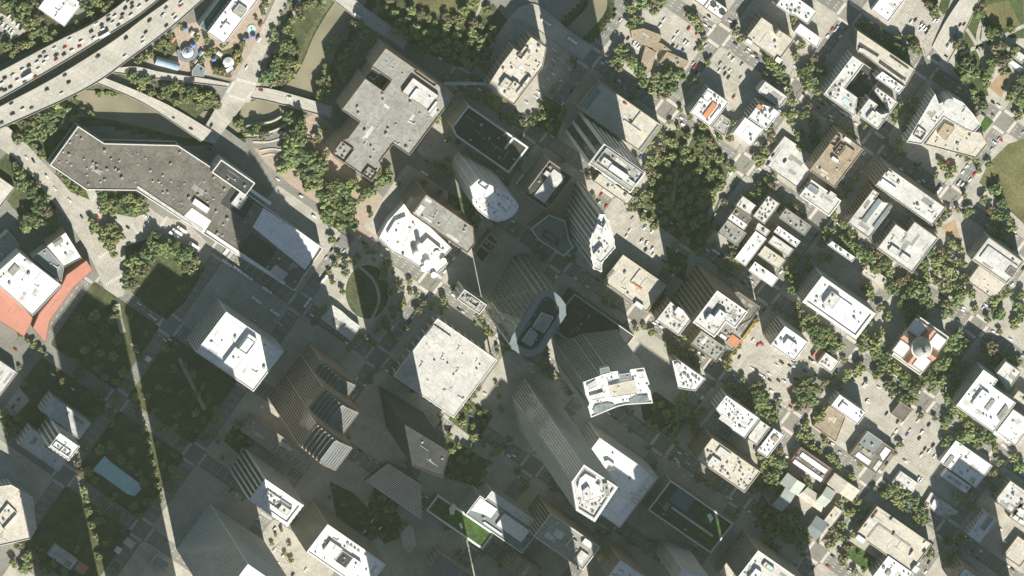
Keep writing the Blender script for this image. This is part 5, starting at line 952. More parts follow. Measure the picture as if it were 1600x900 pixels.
cars('parked in the car park with the striped-flank office', U, 'X7 540,140,w 567,155,k 592,180,w 615,195,w 645,175,w 650,215,k 690,120,w 725,105,k 705,218,k 740,222,w 660,283,w 768,280,r 800,268,r 815,255,w 775,125,k 800,100,k 805,130,w 825,50,w 905,85,k 920,98,w 885,135,w 870,155,k 810,205,k 830,212,k 780,382,r 940,185,k')
cars('on the street beside the striped-flank car park', U, 'X7 460,222,w 530,262,w 280,125,k 160,10,w 1018,600,k 750,690,w 600,-10,r'); cars('near the courthouse street trees', V, 'X7 1165,215,k 1120,215,k 1250,215,k 1240,245,w 1260,345,w')
cars('in the lots round the brown clubhouse', V, '30 285,160,w 310,122,w 395,205,w 370,240,w 365,285,k 395,295,s 425,318,b 465,178,r 515,208,r 440,260,w 455,272,w 505,305,k 85,240,k 120,270,w 140,280,w 155,290,w 270,400,w 240,460,s 325,495,w')
cars('in the wedge-shaped lot above the loft building', V, '30 718,345,w 740,370,w 660,400,s 655,440,w 690,430,s 690,460,k 722,440,w 712,483,k 600,350,k 795,405,s 790,485,s 745,605,r')
cars('on the streets of the upper right', U, '30 565,155,w 600,180,w 720,130,w 500,40,k 590,100,k 425,775,w 630,845,w 1110,580,k 1185,590,k 1135,420,w 735,870,r'); cars('on the sunny road at the top edge right of centre', V, '30 38,125,w 90,50,k 113,50,k 500,415,r')
cars('in the lot at the top edge by the viaduct', V, '40 575,135,w 600,125,k 640,150,w 652,165,w 664,180,w 635,180,w 685,175,k 670,200,k 720,125,w 738,130,w'); cars('on the sloping viaduct', Vector((.55, .83, 0)), '40 880,155,k 905,150,k 852,220,b 822,265,w 805,295,w', 2.6); cars('on the street beside the park, top right', U, '40 792,350,k 1020,585,k 970,545,k 1085,640,k 1120,660,w 1085,720,g 905,515,w 500,220,w 545,250,w'); cars('beside the courtyard apartment complex', U, '40 55,640,k 90,655,w 140,700,w 165,715,w 195,730,w'); cars('near the right edge below the park', U, '40 1135,875,r 1095,890,w')
cars('around the junction by the ball field', V, '41 870,245,w 895,250,w 915,255,k 815,35,w 805,110,r 735,190,k 815,445,k 915,30,r 865,75,w 1230,540,w 870,675,w'); cars('beside the justice complex', U, '41 120,500,w 150,525,w 265,630,w')
cars('on the streets round the domed courthouse', U, '42 125,325,k 210,578,k 290,575,k 290,600,w 275,615,w 300,712,w 370,620,w 465,535,w 480,550,w 895,118,w 1040,105,w 1195,320,w 310,865,w'); cars('in the sunny lot below the courthouse', V, '42 420,785,k 615,830,w 685,855,k 490,835,k 800,770,w')
cars('in the lot left of the blank white roof', V, '43 640,0,w 625,40,k 660,105,k 685,120,w 640,140,w 710,85,k 720,150,w 620,290,w 635,300,w 640,312,s'); cars('on the lower right streets', U, '43 60,65,k 535,180,w 535,395,w 860,380,w 1170,690,w 1130,605,w'); cars('on the sunny cream parking roof', V, '43 355,500,r 335,525,k 290,590,w 450,537,k 462,632,k 575,745,k 572,765,w 660,690,w 655,740,k', 16.2)
cars('in the lot beside the plain beige parking roof', V, '31 112,465,s 190,520,w 235,545,w 95,540,w 75,575,w 170,605,w 200,620,w 235,655,w 195,660,k 240,690,w 320,605,s 370,645,k'); cars('on the streets round the small-roof block', U, '31 665,70,w 310,730,k 580,660,w 860,860,w'); cars('on the street beside the orange works', U, '32 290,240,w 480,372,w 525,400,w 550,415,k 600,485,k'); cars('beside the yellow hoarding', V, '32 865,325,w 895,355,r 780,432,k')
cars('on the concrete deck with the triangular shadow', V, 'X2 330,545,w 350,490,k 320,540,k 425,525,k', 5.3); cars('on the beige half-shadowed parking roof', U, 'X1 705,205,r 745,320,k', 25.2)
cars('on the street south of the theatre trees', U, '11 30,25,k 680,450,w 750,478,w 810,515,k 845,545,k 600,325,w 455,220,w'); cars('on the bending road at the left', Vector((.55, -.8, 0)), '01 165,85,w 208,105,k 293,203,w 343,280,w 435,352,w 607,455,r 620,415,w 510,455,k'); cars('on the sunny street below the long brown hall', U, '01 798,522,k 1048,605,w 910,450,w')
cars('parked at the loading bay of the long brown hall', U, '01 1083,562,w 1105,545,w 1135,530,w 1210,628,w', kind='truck', jit=.02)
cars('on the streets near the red-roofed hall', U, '02 95,385,r 870,98,w 940,170,w 965,190,w 995,230,w 1030,325,w 1060,320,w 1105,345,w 330,540,w 455,630,w 830,355,w 860,400,w'); cars('in the small lot at the left edge', V, '02 115,695,k 80,742,k')
cars('on the streets of the lower left centre', U, '12 355,740,w 470,225,w 310,200,w'); cars('on the sunny street beside the dark finned tower', V, '13 160,365,k 197,390,w 237,420,k 335,535,w 435,605,w'); cars('in the small lot at the bottom edge', V, '13 435,735,w 455,825,w 450,870,k 630,860,w 550,890,k 490,770,w')
cars('on the street right of the concert hall', U, '22 768,480,w 765,520,w 835,500,w 470,660,w'); cars('on the shaded street at the lower right', U, '33 400,205,w 430,275,w 460,195,w 485,270,w 345,170,r 640,375,w 860,575,w 380,165,w 705,405,w 725,415,w')
cars('in the shaded car park, top centre', U, '20 905,310,w 900,375,w 890,400,s 895,460,w 870,435,s 865,490,w 850,455,s 835,540,w 805,575,w 790,605,w 1000,365,w 940,500,w 930,530,s 860,630,s 830,625,w 730,640,w 1000,430,w')
cars('on the half-shaded bridge at the top', Vector((.8, -.6, 0)), '10 960,100,w', .6, kind='bus', jit=0); cars('on the shaded bridge at the top centre', U, '20 850,135,w 1015,250,w', .5, kind='bus', jit=0); cars('beside the shaded dark roof in the centre', V, '21 685,215,w', kind='bus', jit=0); cars('on the street left of the round lawn plaza', V, '11 740,845,w 640,985,w', kind='bus', jit=0)
cars('on the street south of the long brown hall', U, '11 135,740,w 205,783,w 265,825,w', kind='bus', jit=0); cars('on the shaded street above the square white office', U, '12 435,150,w 320,72,w 385,8,w', kind='bus', jit=0); cars('on the shaded street below the small-roof block', U, '31 625,665,w', kind='bus', jit=0); cars('beside the justice complex', V, '41 740,295,w', kind='bus', jit=0)
ordlabel(CARS, '{ord}{c} {k}{fl} {p}')
# ------------------------------------------------------------------ signal masts at the sunny junctions
b = MB(); b.cyl((0, 0), .16, 0, 7, 'metal_mid', n=6); b.prism([(0, -.08), (9, -.08), (9, .08), (0, .08)], 6.2, 6.4, 'metal_mid', 'metal_mid', True)
for x in (4, 6.5, 8.6): b.prism([(x - .2, -.2), (x + .2, -.2), (x + .2, .2), (x - .2, .2)], 5.3, 6.6, 'paint_yellow', 'paint_yellow', True)
b.prism([(-.1, -.1), (2.6, -.1), (2.6, .1), (-.1, .1)], 7, 7.15, 'metal_mid', 'metal_mid', True)
sm = b.mesh('traffic_signal'); SIG = []
for i, j in ((-1, 0), (0, -1), (0, 0), (1, -2), (2, -1), (1, 2), (2, 2), (3, 1), (3, 2), (3, 0), (-2, 3), (-3, 3)):
    c = P(*lat(i, j))
    for k, (a, e) in enumerate(((U, V), (-U, -V))):
        o = bpy.data.objects.new('traffic_signal', sm); COL.objects.link(o); o.location = c + a * 9.5 + e * 9.5 + Vector((0, 0, .14)); d = -e; o.rotation_euler = (0, 0, math.atan2(d.y, d.x)); o['category'] = 'traffic signal'; o['group'] = 'mast-arm signals at the junctions'; SIG.append((lat(i, j)[0] + k, o, {'h': 'upper' if lat(i, j)[1] < 330 else 'lower'}))
ordlabel(SIG, '{ord}mast-arm traffic signal{fl} in the {h} half of the city')
# ------------------------------------------------------------------ trees
def crown_mesh(seed, mat, n=230, flat=.72):
    rnd = random.Random(seed); b = MB(); cl = []
    for i in range(15):
        a = rnd.uniform(0, 6.283); q = math.sqrt(rnd.random()) * .72; cl.append((q * math.cos(a), q * math.sin(a), rnd.uniform(.35, 1.0) * (1 - .45 * q), rnd.uniform(.26, .42)))
    for i in range(n):
        cx_, cy_, cz_, cr_ = rnd.choice(cl); t = rnd.uniform(0, 6.283); u = rnd.uniform(-.35, 1); s = math.sqrt(1 - u * u)
        nv = Vector((s * math.cos(t), s * math.sin(t), u)); p = Vector((cx_, cy_, cz_ * flat + .55)) + nv * cr_ * rnd.uniform(.75, 1.05)
        nv = (nv + Vector((rnd.uniform(-.6, .6), rnd.uniform(-.6, .6), rnd.uniform(-.2, .6)))).normalized(); a = nv.orthogonal().normalized(); a.rotate(Matrix.Rotation(rnd.uniform(0, 6.28), 3, nv)); c = nv.cross(a); z = rnd.uniform(.10, .19)
        b.face([p - a * z - c * z * .6, p + a * z - c * z * .8, p + a * z * .8 + c * z, p - a * z * .7 + c * z * .9], mat)
    for cx_, cy_, cz_, cr_ in cl:                                 # dense inner foliage
        r_ = cr_ * .72; z0 = cz_ * flat + .55; k = [(cx_ + r_ * math.cos(i * 1.2566), cy_ + r_ * math.sin(i * 1.2566), z0) for i in range(5)]
        for i in range(5): b.face([k[i], k[(i + 1) % 5], (cx_, cy_, z0 + r_ * .8)], mat); b.face([k[(i + 1) % 5], k[i], (cx_, cy_, z0 - r_ * .6)], mat)
    return b
def trunk_mesh(seed):
    rnd = random.Random(seed); b = MB(); b.cyl((0, 0), .075, 0, .55, 'bark', n=7, r2=.05)
    for i in range(5):
        a = i * 1.2566 + rnd.uniform(-.3, .3); d = Vector((math.cos(a) * .5, math.sin(a) * .5, .55)); p0 = Vector((0, 0, .45)); s = Vector((-math.sin(a), math.cos(a), 0)) * .03; k = len(b.v)
        for p, f in ((p0, 1.0), (p0 + d, .35)): b.v += [tuple(p + s * f), tuple(p - s * f), tuple(p + Vector((0, 0, .035)) * f)]
        for x, y in ((0, 1), (1, 2), (2, 0)): b.f.append((k + x, k + y, k + 3 + y, k + 3 + x)); b.m.append(0)
    return b
CRB = {(m_, s_): crown_mesh(s_ * 7 + len(m_), m_) for m_ in ('leaf', 'leaf_light', 'leaf_rust') for s_ in range(4)}
CRM = {k: v.mesh('crown') for k, v in CRB.items()}; TRM = [trunk_mesh(s_).mesh('trunk') for s_ in range(3)]
TREES = []; trnd = random.Random(21)
def T(place, s):
    for t_ in s.split():
        x, y, r_ = map(float, t_.split(',')); r_ *= (1.2 if x < 1080 else 1.32) if r_ > 4.5 else 1.05; TREES.append((x, y, r_ * trnd.uniform(.92, 1.1), place))
def TS(place, s, n, r0, r1, gap=.8):
    q = Q('px ' + s); xs_ = [p[0] for p in q]; ys_ = [p[1] for p in q]; got = []; t = 0
    while len(got) < n and t < n * 25:
        t += 1; x, y, r_ = trnd.uniform(min(xs_), max(xs_)), trnd.uniform(min(ys_), max(ys_)), trnd.uniform(r0, r1)
        if inpoly(x, y, q) and all(math.hypot(x - a, y - c) > (r_ + e) * gap for a, c, e in got): got.append((x, y, r_))
    for x, y, r_ in got: TREES.append((x, y, r_, place))
T('in the wood at the top left corner', '22,8,9 38,14,10 52,6,8 30,26,8 46,38,10 60,30,9 66,48,9 74,60,8 52,54,8 12,72,8 28,75,8 40,70,7 5,4,8 12,14,6 60,12,7 58,42,8 48,68,7 84,52,6 20,84,6')
T('beside the white warehouse', '133,6,8 165,14,7 172,6,6 120,36,5 114,46,4 147,30,6 140,20,6 155,5,7')
T('on the wooded bank below the freeway', '90,165,12 75,180,12 60,190,11 105,170,10 50,205,12 40,190,9 65,212,11 127,175,7 142,180,7 100,195,9 35,210,8 82,200,9 112,158,7 48,220,8 22,190,7 30,180,7 155,150,5 170,148,5 180,150,5 118,188,8 95,182,9')
T('between the two tan ramps', '200,112,6 210,120,9 224,124,9 220,136,8 262,140,9 274,134,7 276,160,7 300,142,9 311,150,8 322,160,8 236,146,6 252,150,6 290,155,7 325,148,7 335,155,7 240,128,6 285,140,7 340,165,7 310,165,6')
T('in the amusement park', '255,65,6 246,72,6 265,55,5 285,45,4 235,85,6 216,95,6 308,60,6 280,36,6 262,72,5 325,85,6 332,78,6 350,70,7 378,68,6 372,82,6 356,115,7 345,112,7 335,110,6 364,105,6 412,20,5 416,8,5 226,90,6 258,82,4 315,95,5 322,62,6 375,95,5 300,100,4 400,30,4')
T('on the green west bank of the bayou', '448,45,8 453,55,8 447,68,9 458,78,9 440,80,8 430,105,9 445,112,10 455,120,8 420,118,9 410,126,7 470,25,8 465,15,7 432,60,5 427,48,5 490,5,7 505,-2,6 448,95,9 435,92,8 462,100,7 478,10,6 455,32,6 500,10,5 440,125,7 425,130,6')
T('in the walk along the bayou road', '440,22,3.5 446,12,3.5 452,4,3.5 436,34,3.5 428,50,5 422,62,5')
TS('on the shaded bank left of the theatre', '520,60 560,30 592,62 560,110 530,150 500,160 492,140 505,110', 26, 7, 10); T('beside the west end of the theatre', '505,130,9 515,145,8 500,150,8 510,118,7 525,175,6')
T('in the terrace park west of the theatre', '455,185,10 470,195,11 465,208,10 450,212,9 455,226,12 475,245,12 455,250,11 492,245,10 500,260,12 485,268,12 470,272,11 495,285,10 480,292,8 507,240,8 450,238,10 400,203,9 385,207,8 412,212,8 375,195,8 468,222,9 440,262,8 495,215,8 505,200,7')
T('in front of the theatre doors', '520,285,12 535,300,13 515,305,12 550,290,10 545,320,13 525,325,13 510,320,11 540,340,12 525,345,12 550,348,10 515,342,10 502,302,9 590,275,10 602,285,10 585,298,8 575,300,9 608,270,8 568,308,8 530,312,11 535,352,9')
TS('in the park above the bridge, top centre', '640,15 690,25 745,30 775,45 765,105 740,112 700,85 650,75 618,50', 46, 7, 11, .72); T('at the top edge of the park lawn', '735,5,8 725,18,8 762,18,7 745,2,6 600,12,7 615,20,8 625,35,8 610,-2,7')
TS('in the shade below the theatre', '615,290 660,270 700,240 690,200 715,205 735,250 700,300 640,320', 16, 5, 8); TS('in the shade right of the footbridge', '700,110 760,140 780,165 830,190 860,200 850,220 790,180 710,150', 14, 5, 8)
T('in the wood beside the bending road', '30,270,9 42,285,10 50,300,10 35,290,9 60,315,11 72,330,10 55,330,9 45,345,10 62,350,10 78,345,9 70,310,8 25,260,8 52,228,6 65,242,7 30,218,9 85,335,7 40,355,8 80,360,7 58,288,7')
T('on the lawn at the tip of the long hall', '105,282,7 115,292,7 100,275,6 125,300,6 92,268,5')
T('in the planted bed south of the long hall', '160,310,9 165,325,9 174,318,8 200,310,9 211,318,10 200,328,9 221,312,8 212,332,8 226,322,7 190,318,7 155,300,6 178,330,7')
T('on the traffic island at the left', '142,345,6 150,355,7 165,360,9 175,355,10 178,370,10 170,385,9 188,370,7 178,396,7 160,372,7 145,362,5')
T('ringing the shaded round park', '240,370,9 232,385,10 250,385,12 225,400,10 262,378,8 275,385,9 290,395,11 302,405,10 280,402,9 292,416,9 205,410,9 215,425,11 225,420,9 200,430,9 210,445,9 197,447,7 282,450,6 300,425,7 215,400,8 265,395,9 310,415,8 236,400,9')
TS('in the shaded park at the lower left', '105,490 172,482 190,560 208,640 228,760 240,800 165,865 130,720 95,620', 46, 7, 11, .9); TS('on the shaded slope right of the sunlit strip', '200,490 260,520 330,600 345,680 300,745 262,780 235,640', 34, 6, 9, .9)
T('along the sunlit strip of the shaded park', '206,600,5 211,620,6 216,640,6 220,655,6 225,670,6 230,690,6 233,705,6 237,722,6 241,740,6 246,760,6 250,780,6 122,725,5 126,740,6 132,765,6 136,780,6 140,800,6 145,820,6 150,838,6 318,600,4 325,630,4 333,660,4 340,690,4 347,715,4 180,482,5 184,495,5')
T('at the bottom left corner', '45,870,10 55,880,10 40,888,9 62,865,9 70,890,9 30,850,8 85,880,8 100,893,7 155,870,6 180,885,7 120,858,6 20,880,7 165,850,6'); T('by the small lot at the left edge', '20,670,8 10,660,9 5,645,8 15,682,7 28,655,6 38,600,4 30,575,4 35,590,4')
T('along the front of the red-roofed hall', '3,498,5 12,506,5 22,515,5 32,524,5 42,532,5 52,539,6 62,546,5 70,552,5')
T('around the round lawn plaza', '540,425,7 552,408,6 600,432,7 612,455,7 612,480,6 600,500,7 590,512,7 548,500,6 536,455,6 560,400,5 540,410,6 600,420,6 627,450,6 610,525,6 582,537,7 574,527,6 640,440,5 575,395,4 585,405,4 600,412,4 615,425,4 618,440,4 520,440,5 530,400,5 545,545,5 650,460,5')
TS('in the shaded square right of centre', '1010,215 1040,200 1060,215 1095,205 1130,230 1145,265 1125,305 1110,335 1092,400 1060,365 1030,350 1010,300', 62, 7, 11, .74)
T('around the brown clubhouse', '985,15,8 1000,5,10 1020,10,12 1030,3,9 1000,30,8 985,35,9 970,75,9 980,90,9 990,100,9 965,90,8 1000,112,9 1045,115,11 1055,105,10 1035,130,10 1050,135,10 1062,118,9 1025,120,8 1075,25,6 1085,30,7 1092,45,6 1100,60,5 1095,75,5 1040,145,8 1020,140,7 1008,125,7')
T('among the upper right roofs', '1150,50,6 1158,62,6 1205,100,8 1215,110,9 1222,120,8 1200,90,8 1210,132,7 1232,140,7 1270,60,7 1276,75,7 1240,30,6 1250,45,6 1262,110,8 1270,126,9 1276,142,7 1290,140,6 1215,165,6 1236,160,6 1236,180,7 1145,190,7 1150,205,6 1140,215,6 1200,200,7 1206,215,7 1195,235,8 1190,247,7 1228,150,6 1245,175,5 1225,180,5 1180,215,5')
T('along the long beige parking roof', '1365,45,6 1375,60,6 1390,65,8 1402,75,9 1412,85,9 1425,70,8 1433,80,7 1400,60,7 1385,72,6 1356,42,6 1345,38,6 1372,48,6 1422,58,6 1355,105,7')
T('in the park at the top right', '1450,8,6 1458,22,6 1462,14,6 1497,68,9 1512,95,9 1520,110,10 1508,118,8 1555,55,9 1548,48,8 1560,75,11 1565,90,11 1550,95,9 1545,115,10 1580,45,6 1576,100,9 1590,140,10 1597,155,9 1580,150,8 1600,120,9 1585,80,8 1530,20,8 1535,8,7 1600,170,8 1590,180,7 1505,105,8 1540,130,8 1570,110,8')
TS('in the shaded street beside the courts annex', '1395,175 1440,135 1470,112 1510,125 1530,150 1460,150 1430,215 1405,225', 20, 6, 9); T('near the cream terrace of the courts annex', '1525,155,6 1536,166,7 1522,176,7 1500,240,5 1505,230,5 1512,248,5 1530,265,6 1545,258,6 1525,250,5 1490,265,6 1475,262,6 1482,275,6 1470,255,5')
T('in the streets round the small-roof block', '1165,320,6 1175,305,7 1190,300,8 1200,312,8 1215,322,8 1226,316,6 1240,326,7 1255,336,5 1206,290,7 1118,355,6 1145,410,6 1000,320,7 985,325,6 1005,340,7 1020,355,6 1040,420,8 930,252,5 937,266,5 945,278,5 925,240,5 990,310,6 1185,288,6 1198,282,6')
T('in front of the justice complex', '1300,360,7 1312,372,7 1325,380,8 1335,388,8 1345,396,8 1360,402,8 1372,396,7 1380,412,8 1370,420,7 1390,425,7 1355,450,7 1360,462,7 1395,450,9 1290,372,6 1318,352,6 1330,366,7 1385,438,7 1350,412,6')
TS('in the grove beside the grey office roof, right', '1440,402 1455,385 1490,380 1515,395 1515,432 1490,457 1460,452 1445,432', 24, 8, 11, .7); T('in the shaded garden below the justice complex', '1425,430,9 1435,446,10 1420,456,9 1442,462,10 1408,440,7 1450,474,9 1430,480,9 1412,475,8 1440,490,8 1420,498,8')
T('beside the grey-rimmed long office', '1250,490,7 1262,500,9 1270,515,9 1285,520,10 1278,536,10 1296,530,9 1300,546,8 1290,552,8 1255,515,7 1272,500,7 1345,535,8 1355,525,8 1366,536,9 1350,546,7 1370,552,8 1376,520,7 1312,540,7 1246,476,6')
T('around the domed courthouse', '1385,555,9 1380,570,9 1372,586,8 1390,602,8 1396,576,9 1410,588,9 1420,598,9 1430,603,10 1442,594,9 1452,588,9 1466,576,9 1476,566,8 1486,592,9 1480,540,8 1490,530,9 1500,520,8 1496,546,8 1506,536,9 1395,617,7 1412,624,8 1425,620,8 1400,636,7 1345,572,7 1340,583,7 1326,582,7 1320,592,6 1310,602,6 1495,470,8 1480,477,8 1480,492,8 1540,545,9 1555,545,9 1560,560,8 1550,562,8 1582,560,7 1591,566,6 1556,470,8 1560,490,9 1546,456,7 1502,460,8 1520,460,7 1470,598,8 1455,605,7')
TS('on the shaded lawn below the courthouse', '1490,560 1535,560 1525,620 1490,650 1478,615', 14, 6, 9); T('on the right edge by the small pale roofs', '1590,480,8 1597,495,8 1588,500,7 1575,455,7 1595,460,7 1585,510,6')
T('along the street beside the orange works', '1060,540,6 1068,556,6 1085,560,7 1088,574,7 1050,528,5 1078,548,6'); T('around the car park with the striped-flank office', '1145,605,7 1155,612,8 1185,605,9 1190,618,10 1180,615,8 1166,630,7 1176,640,8 1196,646,8 1206,656,7 1160,592,5 1210,645,7 1150,622,6 1250,605,10 1262,600,11 1271,612,10 1256,622,11 1268,626,10 1246,632,8 1280,650,8 1275,660,7 1286,640,6 1290,600,7 1312,606,6 1200,632,7 1185,630,7')
T('along the sunny lower right street', '1265,682,6 1270,700,6 1256,696,6 1290,690,5 1300,716,6 1310,730,5 1280,705,5 1258,668,5 1330,745,6 1345,725,5'); T('beside the white stepped corner roof', '1220,725,8 1210,740,8 1200,746,8 1215,756,8 1206,720,7 1195,735,7 1225,740,7')
T('in the church garden', '1225,810,11 1240,820,11 1252,830,10 1236,842,9 1262,842,8 1226,795,8 1300,830,8 1316,820,7 1311,842,8 1326,852,8 1332,800,6 1351,796,7 1296,852,7 1320,870,7 1265,760,6 1258,748,6 1285,768,6 1320,780,5 1335,835,6 1245,800,7'); T('behind the cream parking roof', '1395,760,8 1405,770,8 1416,776,8 1430,786,8 1440,800,8 1420,765,7 1446,815,7 1432,812,7 1400,782,7 1388,772,6')
T('around the big blank white roof', '1480,690,8 1490,700,7 1500,686,8 1516,680,9 1530,690,8 1546,686,8 1556,700,7 1540,675,7 1560,740,7 1546,742,6 1551,762,6 1511,776,7 1520,792,6 1591,730,8 1495,776,6 1570,690,7 1585,715,7 1562,722,6'); T('round the lush lawn at the bottom right', '1320,850,4 1330,858,4 1342,866,4 1354,874,4 1364,880,4 1318,880,5 1335,893,5 1350,893,4'); T('near the cream sculpture plaza, bottom left of centre', '430,835,4 425,850,4 412,855,4 440,828,4 452,850,4 408,868,4 445,865,4 455,875,5')
TS('in the shaded lots of the lower centre', '640,700 690,670 760,680 800,700 790,740 720,730 650,740', 20, 4, 7); TS('in the shaded streets of the lower right', '1190,760 1210,790 1210,840 1250,880 1240,900 1180,830', 10, 6, 9); TS('in the court below the stepped gable tower', '505,755 530,765 600,830 570,850 500,790', 12, 4, 6)
TS('on the pavement above the concert hall', '640,455 700,455 740,490 790,540 780,560 720,500 660,480', 10, 3.5, 5); T('along the street below the lattice glass tower', '751,500,5 757,510,5 762,520,5 775,600,4 780,620,4 783,640,5 748,492,5')
for s_, n_ in (('1225,420 1290,370 1310,400 1275,415 1240,460', 10), ('1380,480 1440,470 1460,500 1420,530 1390,520', 8), ('1230,190 1260,180 1290,215 1250,235', 6), ('1555,290 1590,350 1560,370 1510,330', 10), ('1490,600 1530,640 1510,670 1470,650', 8), ('1060,620 1110,650 1090,680 1050,650', 8), ('1180,700 1220,720 1210,770 1185,760', 8), ('1330,760 1380,790 1360,830 1320,800', 8), ('1440,840 1500,830 1500,880 1450,880', 6), ('1140,380 1165,350 1150,440 1120,420', 5), ('1300,440 1350,470 1340,500 1290,430', 5), ('1560,560 1600,590 1600,620 1560,590', 5), ('1230,20 1260,60 1290,120 1260,140 1235,80', 8)):
    TS('in the shaded side streets of the right half', s_, n_, 7.5, 11, .75)
for s_, n_ in (('655,690 700,682 765,722 745,760 700,748 668,720', 14), ('1000,625 1025,612 1075,648 1050,688 1005,655', 9), ('590,745 640,835 600,850 575,790', 9), ('700,655 735,625 770,650 745,690', 8), ('850,150 885,170 870,215 835,195', 7), ('370,655 395,690 380,715 350,690', 6), ('700,300 740,320 745,350 715,380', 6), ('1190,770 1225,830 1200,850 1180,800', 7), ('860,700 885,690 905,715 895,740', 4)):
    TS('in the shaded plazas of the centre', s_, n_, 5.5, 8.5, .8)
# street trees in rows along the shaded pavements
for i in range(-4, 4):
    for j in range(-1, 7):
        for (a, c, e, f) in ((i, j, 1, 0), (i, j, 0, 1)):
            for sd in (-1, 1):
                for k in range(8):
                    if trnd.random() > (.36 if lat(i, j)[0] < 1080 else .30): continue
                    t = .14 + .72 * (k + trnd.uniform(-.2, .2)) / 7; o_ = sd * .085
                    x, y = lat(a + e * t + f * o_, c + f * t + e * o_)
                    if 480 < x < 1590 and 90 < y < 890 and not (x < 640 and y < 330): TREES.append((x - 2, y - 3, trnd.uniform(5.0, 8.6), 'street'))
keep = []
for x, y, r_, pl in TREES:
    g = P(x, y, r_ * .66 * .9)
    if any(inpoly(g.x, g.y, f) for f in FOOT): continue
    keep.append((x, y, r_, pl, g))
keep.sort(key=lambda t: -t[2] if t[3] != 'street' else 50 - t[2])
seen = [t for t in keep if -15 < t[0] < 1615 and -15 < t[1] < 915]
IND = [t for t in seen if t[3] != 'street'][:300]; REST = [t for t in keep if t not in IND]; LB = []
for n_, (x, y, r_, pl, g) in enumerate(IND):
    R_ = r_ * .66; m_ = trnd.choice(('leaf', 'leaf', 'leaf', 'leaf_light', 'leaf', 'leaf_light', 'leaf_rust') if pl.find('sunlit') < 0 else ('leaf_light',)); zg = gz(x, y)  # places worded sunlit get only pale leaves: sunshine put into the colour
    o = bpy.data.objects.new('tree', None); COL.objects.link(o); o.location = (g.x, g.y, zg); o.empty_display_size = 1; o.rotation_euler = (0, 0, trnd.uniform(0, 6.28)); hs = trnd.uniform(.85, 1.2); o.scale = (R_ * 1.06, R_ * 1.06, R_ * hs); o['category'] = 'tree'; o['group'] = 'trees ' + pl
    for nm, me in (('crown', CRM[(m_, n_ % 4)]), ('trunk', TRM[n_ % 3])): c = bpy.data.objects.new(nm, me); COL.objects.link(c); c.parent = o
    LB.append((x, o, {'s': 'broad' if r_ > 10 else ('mid-sized' if r_ > 7.5 else 'small'), 'c': {'leaf': 'dark green', 'leaf_light': 'light green', 'leaf_rust': 'brownish green'}[m_], 'p': pl}))
ordlabel(LB, '{ord}{s} {c} tree{fl} {p}')
b = MB(); small = {m_: crown_mesh(91 + len(m_), m_, 130) for m_ in ('leaf', 'leaf_light', 'leaf_rust')}
for x, y, r_, pl, g in REST:
    R_ = r_ * .66; m_ = trnd.choice(('leaf', 'leaf', 'leaf', 'leaf_light', 'leaf', 'leaf_light', 'leaf_rust')); src = small[m_]; a = trnd.uniform(0, 6.28); ca, sa = math.cos(a) * R_, math.sin(a) * R_; k = len(b.v); zg = gz(x, y); mi = b.mi(m_)
    b.v += [(g.x + vx * ca - vy * sa, g.y + vx * sa + vy * ca, zg + vz * R_) for vx, vy, vz in src.v]; b.f += [tuple(i + k for i in f) for f in src.f]; b.m += [mi] * len(src.f)
    b.cyl((g.x, g.y), R_ * .06, zg, zg + R_ * .8, 'bark', n=5)
tag(b.obj('street_trees', kind='stuff'), 'small street trees and saplings scattered along pavements and parks', 'trees')
# ------------------------------------------------------------------ kerbside traffic too small to pick apart
for n_, c_ in (('fleet_white', (.8, .8, .78)), ('fleet_black', (.02, .02, .022)), ('fleet_silver', (.42, .43, .44)), ('fleet_red', (.4, .03, .02)), ('fleet_blue', (.05, .1, .3))):
    m, t, bb = nodes(n_); bb.inputs['Base Color'].default_value = c_ + (1,); bb.inputs['Roughness'].default_value = .35
b = MB(); qrnd = random.Random(5)
def fleet(p, d, mat):
    q = Vector((-d.y, d.x, 0))
    def pr(l0, l1, w0, z0, z1, mt, tp=None):
        b.prism(ccw([((p + d * l + q * w).x, (p + d * l + q * w).y) for l, w in ((l0, -w0), (l1, -w0), (l1, w0), (l0, w0))]), z0, z1, mt, tp or mt)
    pr(-2.25, 2.25, .9, .25, .85, mat); pr(-1.7, .9, .75, .85, 1.42, 'glass_dark', mat)
def okc(p): return not any(inpoly(p.x, p.y, f) for f in FOOT)
for i in range(-4, 5):
    for j in range(-2, 7):
        for (e, f, dr) in ((1, 0, U), (0, 1, V)):
            for lane in (-5.9, -2.6, 2.6, 5.9):
                for k in range(9):
                    if qrnd.random() > (.30 if abs(lane) > 4 else .07): continue
                    t_ = .15 + .7 * (k + qrnd.uniform(0, .6)) / 9; x, y = lat(i + e * t_, j + f * t_)
                    if not (470 < x < 1600 and 20 < y < 900) or (x < 660 and y < 340) or (x < 960 and y < 70): continue
                    p = P(x, y, 0) + (V if e else U) * lane
                    if okc(p): fleet(p, dr, qrnd.choice(('fleet_white', 'fleet_white', 'fleet_white', 'fleet_black', 'fleet_silver', 'fleet_silver', 'fleet_black', 'fleet_black', 'fleet_silver', 'fleet_white', 'fleet_black', 'fleet_silver', 'fleet_red', 'fleet_blue')))
tag(b.obj('kerbside_cars', kind='stuff'), 'small cars standing along the kerbs and lanes of the downtown streets', 'cars')
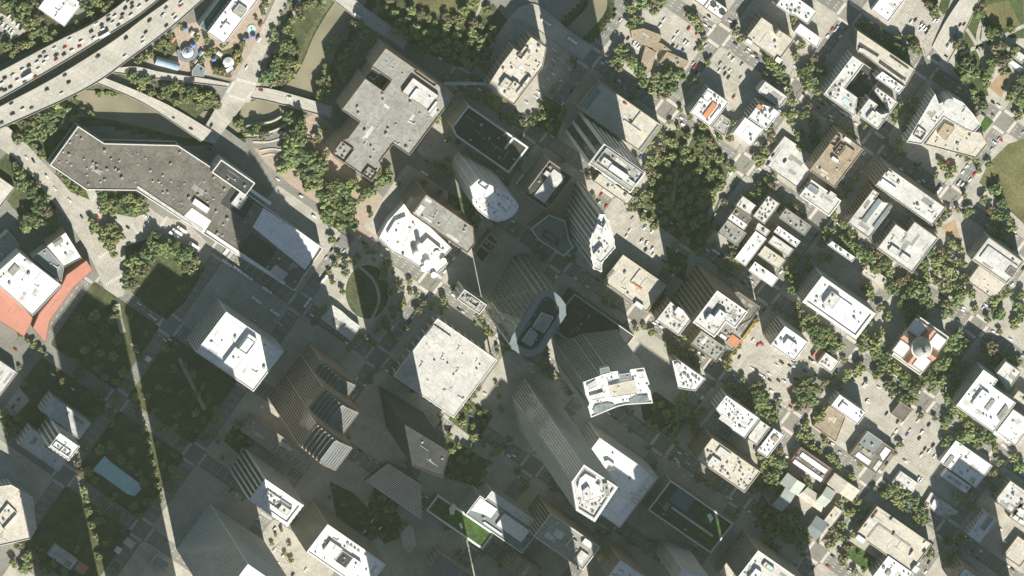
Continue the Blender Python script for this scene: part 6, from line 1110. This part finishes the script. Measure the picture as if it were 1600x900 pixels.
# ------------------------------------------------------------------ little park stalls and rides
for lb, x, y, w_, l_, h_, mt in [('tiny red stall roof left of the spiral tent', 270, 62, 4, 6, 3, 'roof_red'), ('tiny white stall roof above the spiral tent', 300, 52, 4, 5, 3, 'roof_white'), ('tiny blue stall roof right of the spiral tent', 314, 84, 4, 6, 3, 'roof_blue'), ('tiny tan stall roof below the spiral tent', 306, 96, 4, 5, 3, 'roof_beige'), ('tiny white stall roof near the white booth', 343, 84, 4, 6, 3, 'roof_white'), ('tiny orange stall roof near the round tent', 368, 88, 3.5, 5, 3, 'roof_orange'), ('tiny slate stall roof by the park road', 362, 112, 4, 6, 3, 'roof_slate'), ('tiny white stall roof beside the fountain plaza', 404, 62, 3.5, 5, 3, 'roof_white'), ('tiny red stall roof beside the fountain plaza', 408, 40, 3.5, 5, 3, 'roof_red'), ('tiny pale stall roof at the top of the fountain plaza', 412, 14, 4, 6, 3, 'roof_light')]:
    p = P(x, y, h_); r = empty('market_stall', (p.x, p.y, 0), lb, 'stall', 'stalls in the amusement park'); a = U if x % 2 else V; og = (p.x, p.y, 0); q = Vector((-a.y, a.x, 0))
    for sg in (-1, 1):
        b = MB(); A_ = [p - a * l_ / 2, p + a * l_ / 2]; b.face([(A_[0].x, A_[0].y, h_ + 1), (A_[1].x, A_[1].y, h_ + 1), ((A_[1] + q * sg * w_ / 2).x, (A_[1] + q * sg * w_ / 2).y, h_ - .2), ((A_[0] + q * sg * w_ / 2).x, (A_[0] + q * sg * w_ / 2).y, h_ - .2)], mt); b.obj('roof_slope', r, og)
    b = MB(); b.box(p, l_ - .8, w_ - .8, 0, h_ - .1, a, 'wall_pale'); b.obj('booth', r, og)
# ------------------------------------------------------------------ thin veil of air between the ground and the high camera
b = MB(); b.prism([(-10300, -10300), (10300, -10300), (10300, 10300), (-10300, 10300)], -7.6, cpos.z + 60, 'concrete', 'concrete', True)
hz = b.obj('haze', kind='stuff'); m = bpy.data.materials.new('haze'); m.use_nodes = True; t = m.node_tree; t.nodes.clear()
vo = t.nodes.new('ShaderNodeVolumePrincipled'); vo.inputs['Color'].default_value = (0.82, 1.0, 0.66, 1); vo.inputs['Density'].default_value = 2.1e-6; vo.inputs['Anisotropy'].default_value = 0.0
ou = t.nodes.new('ShaderNodeOutputMaterial'); t.links.new(vo.outputs[0], ou.inputs['Volume'])
hz.data.materials.clear(); hz.data.materials.append(m)
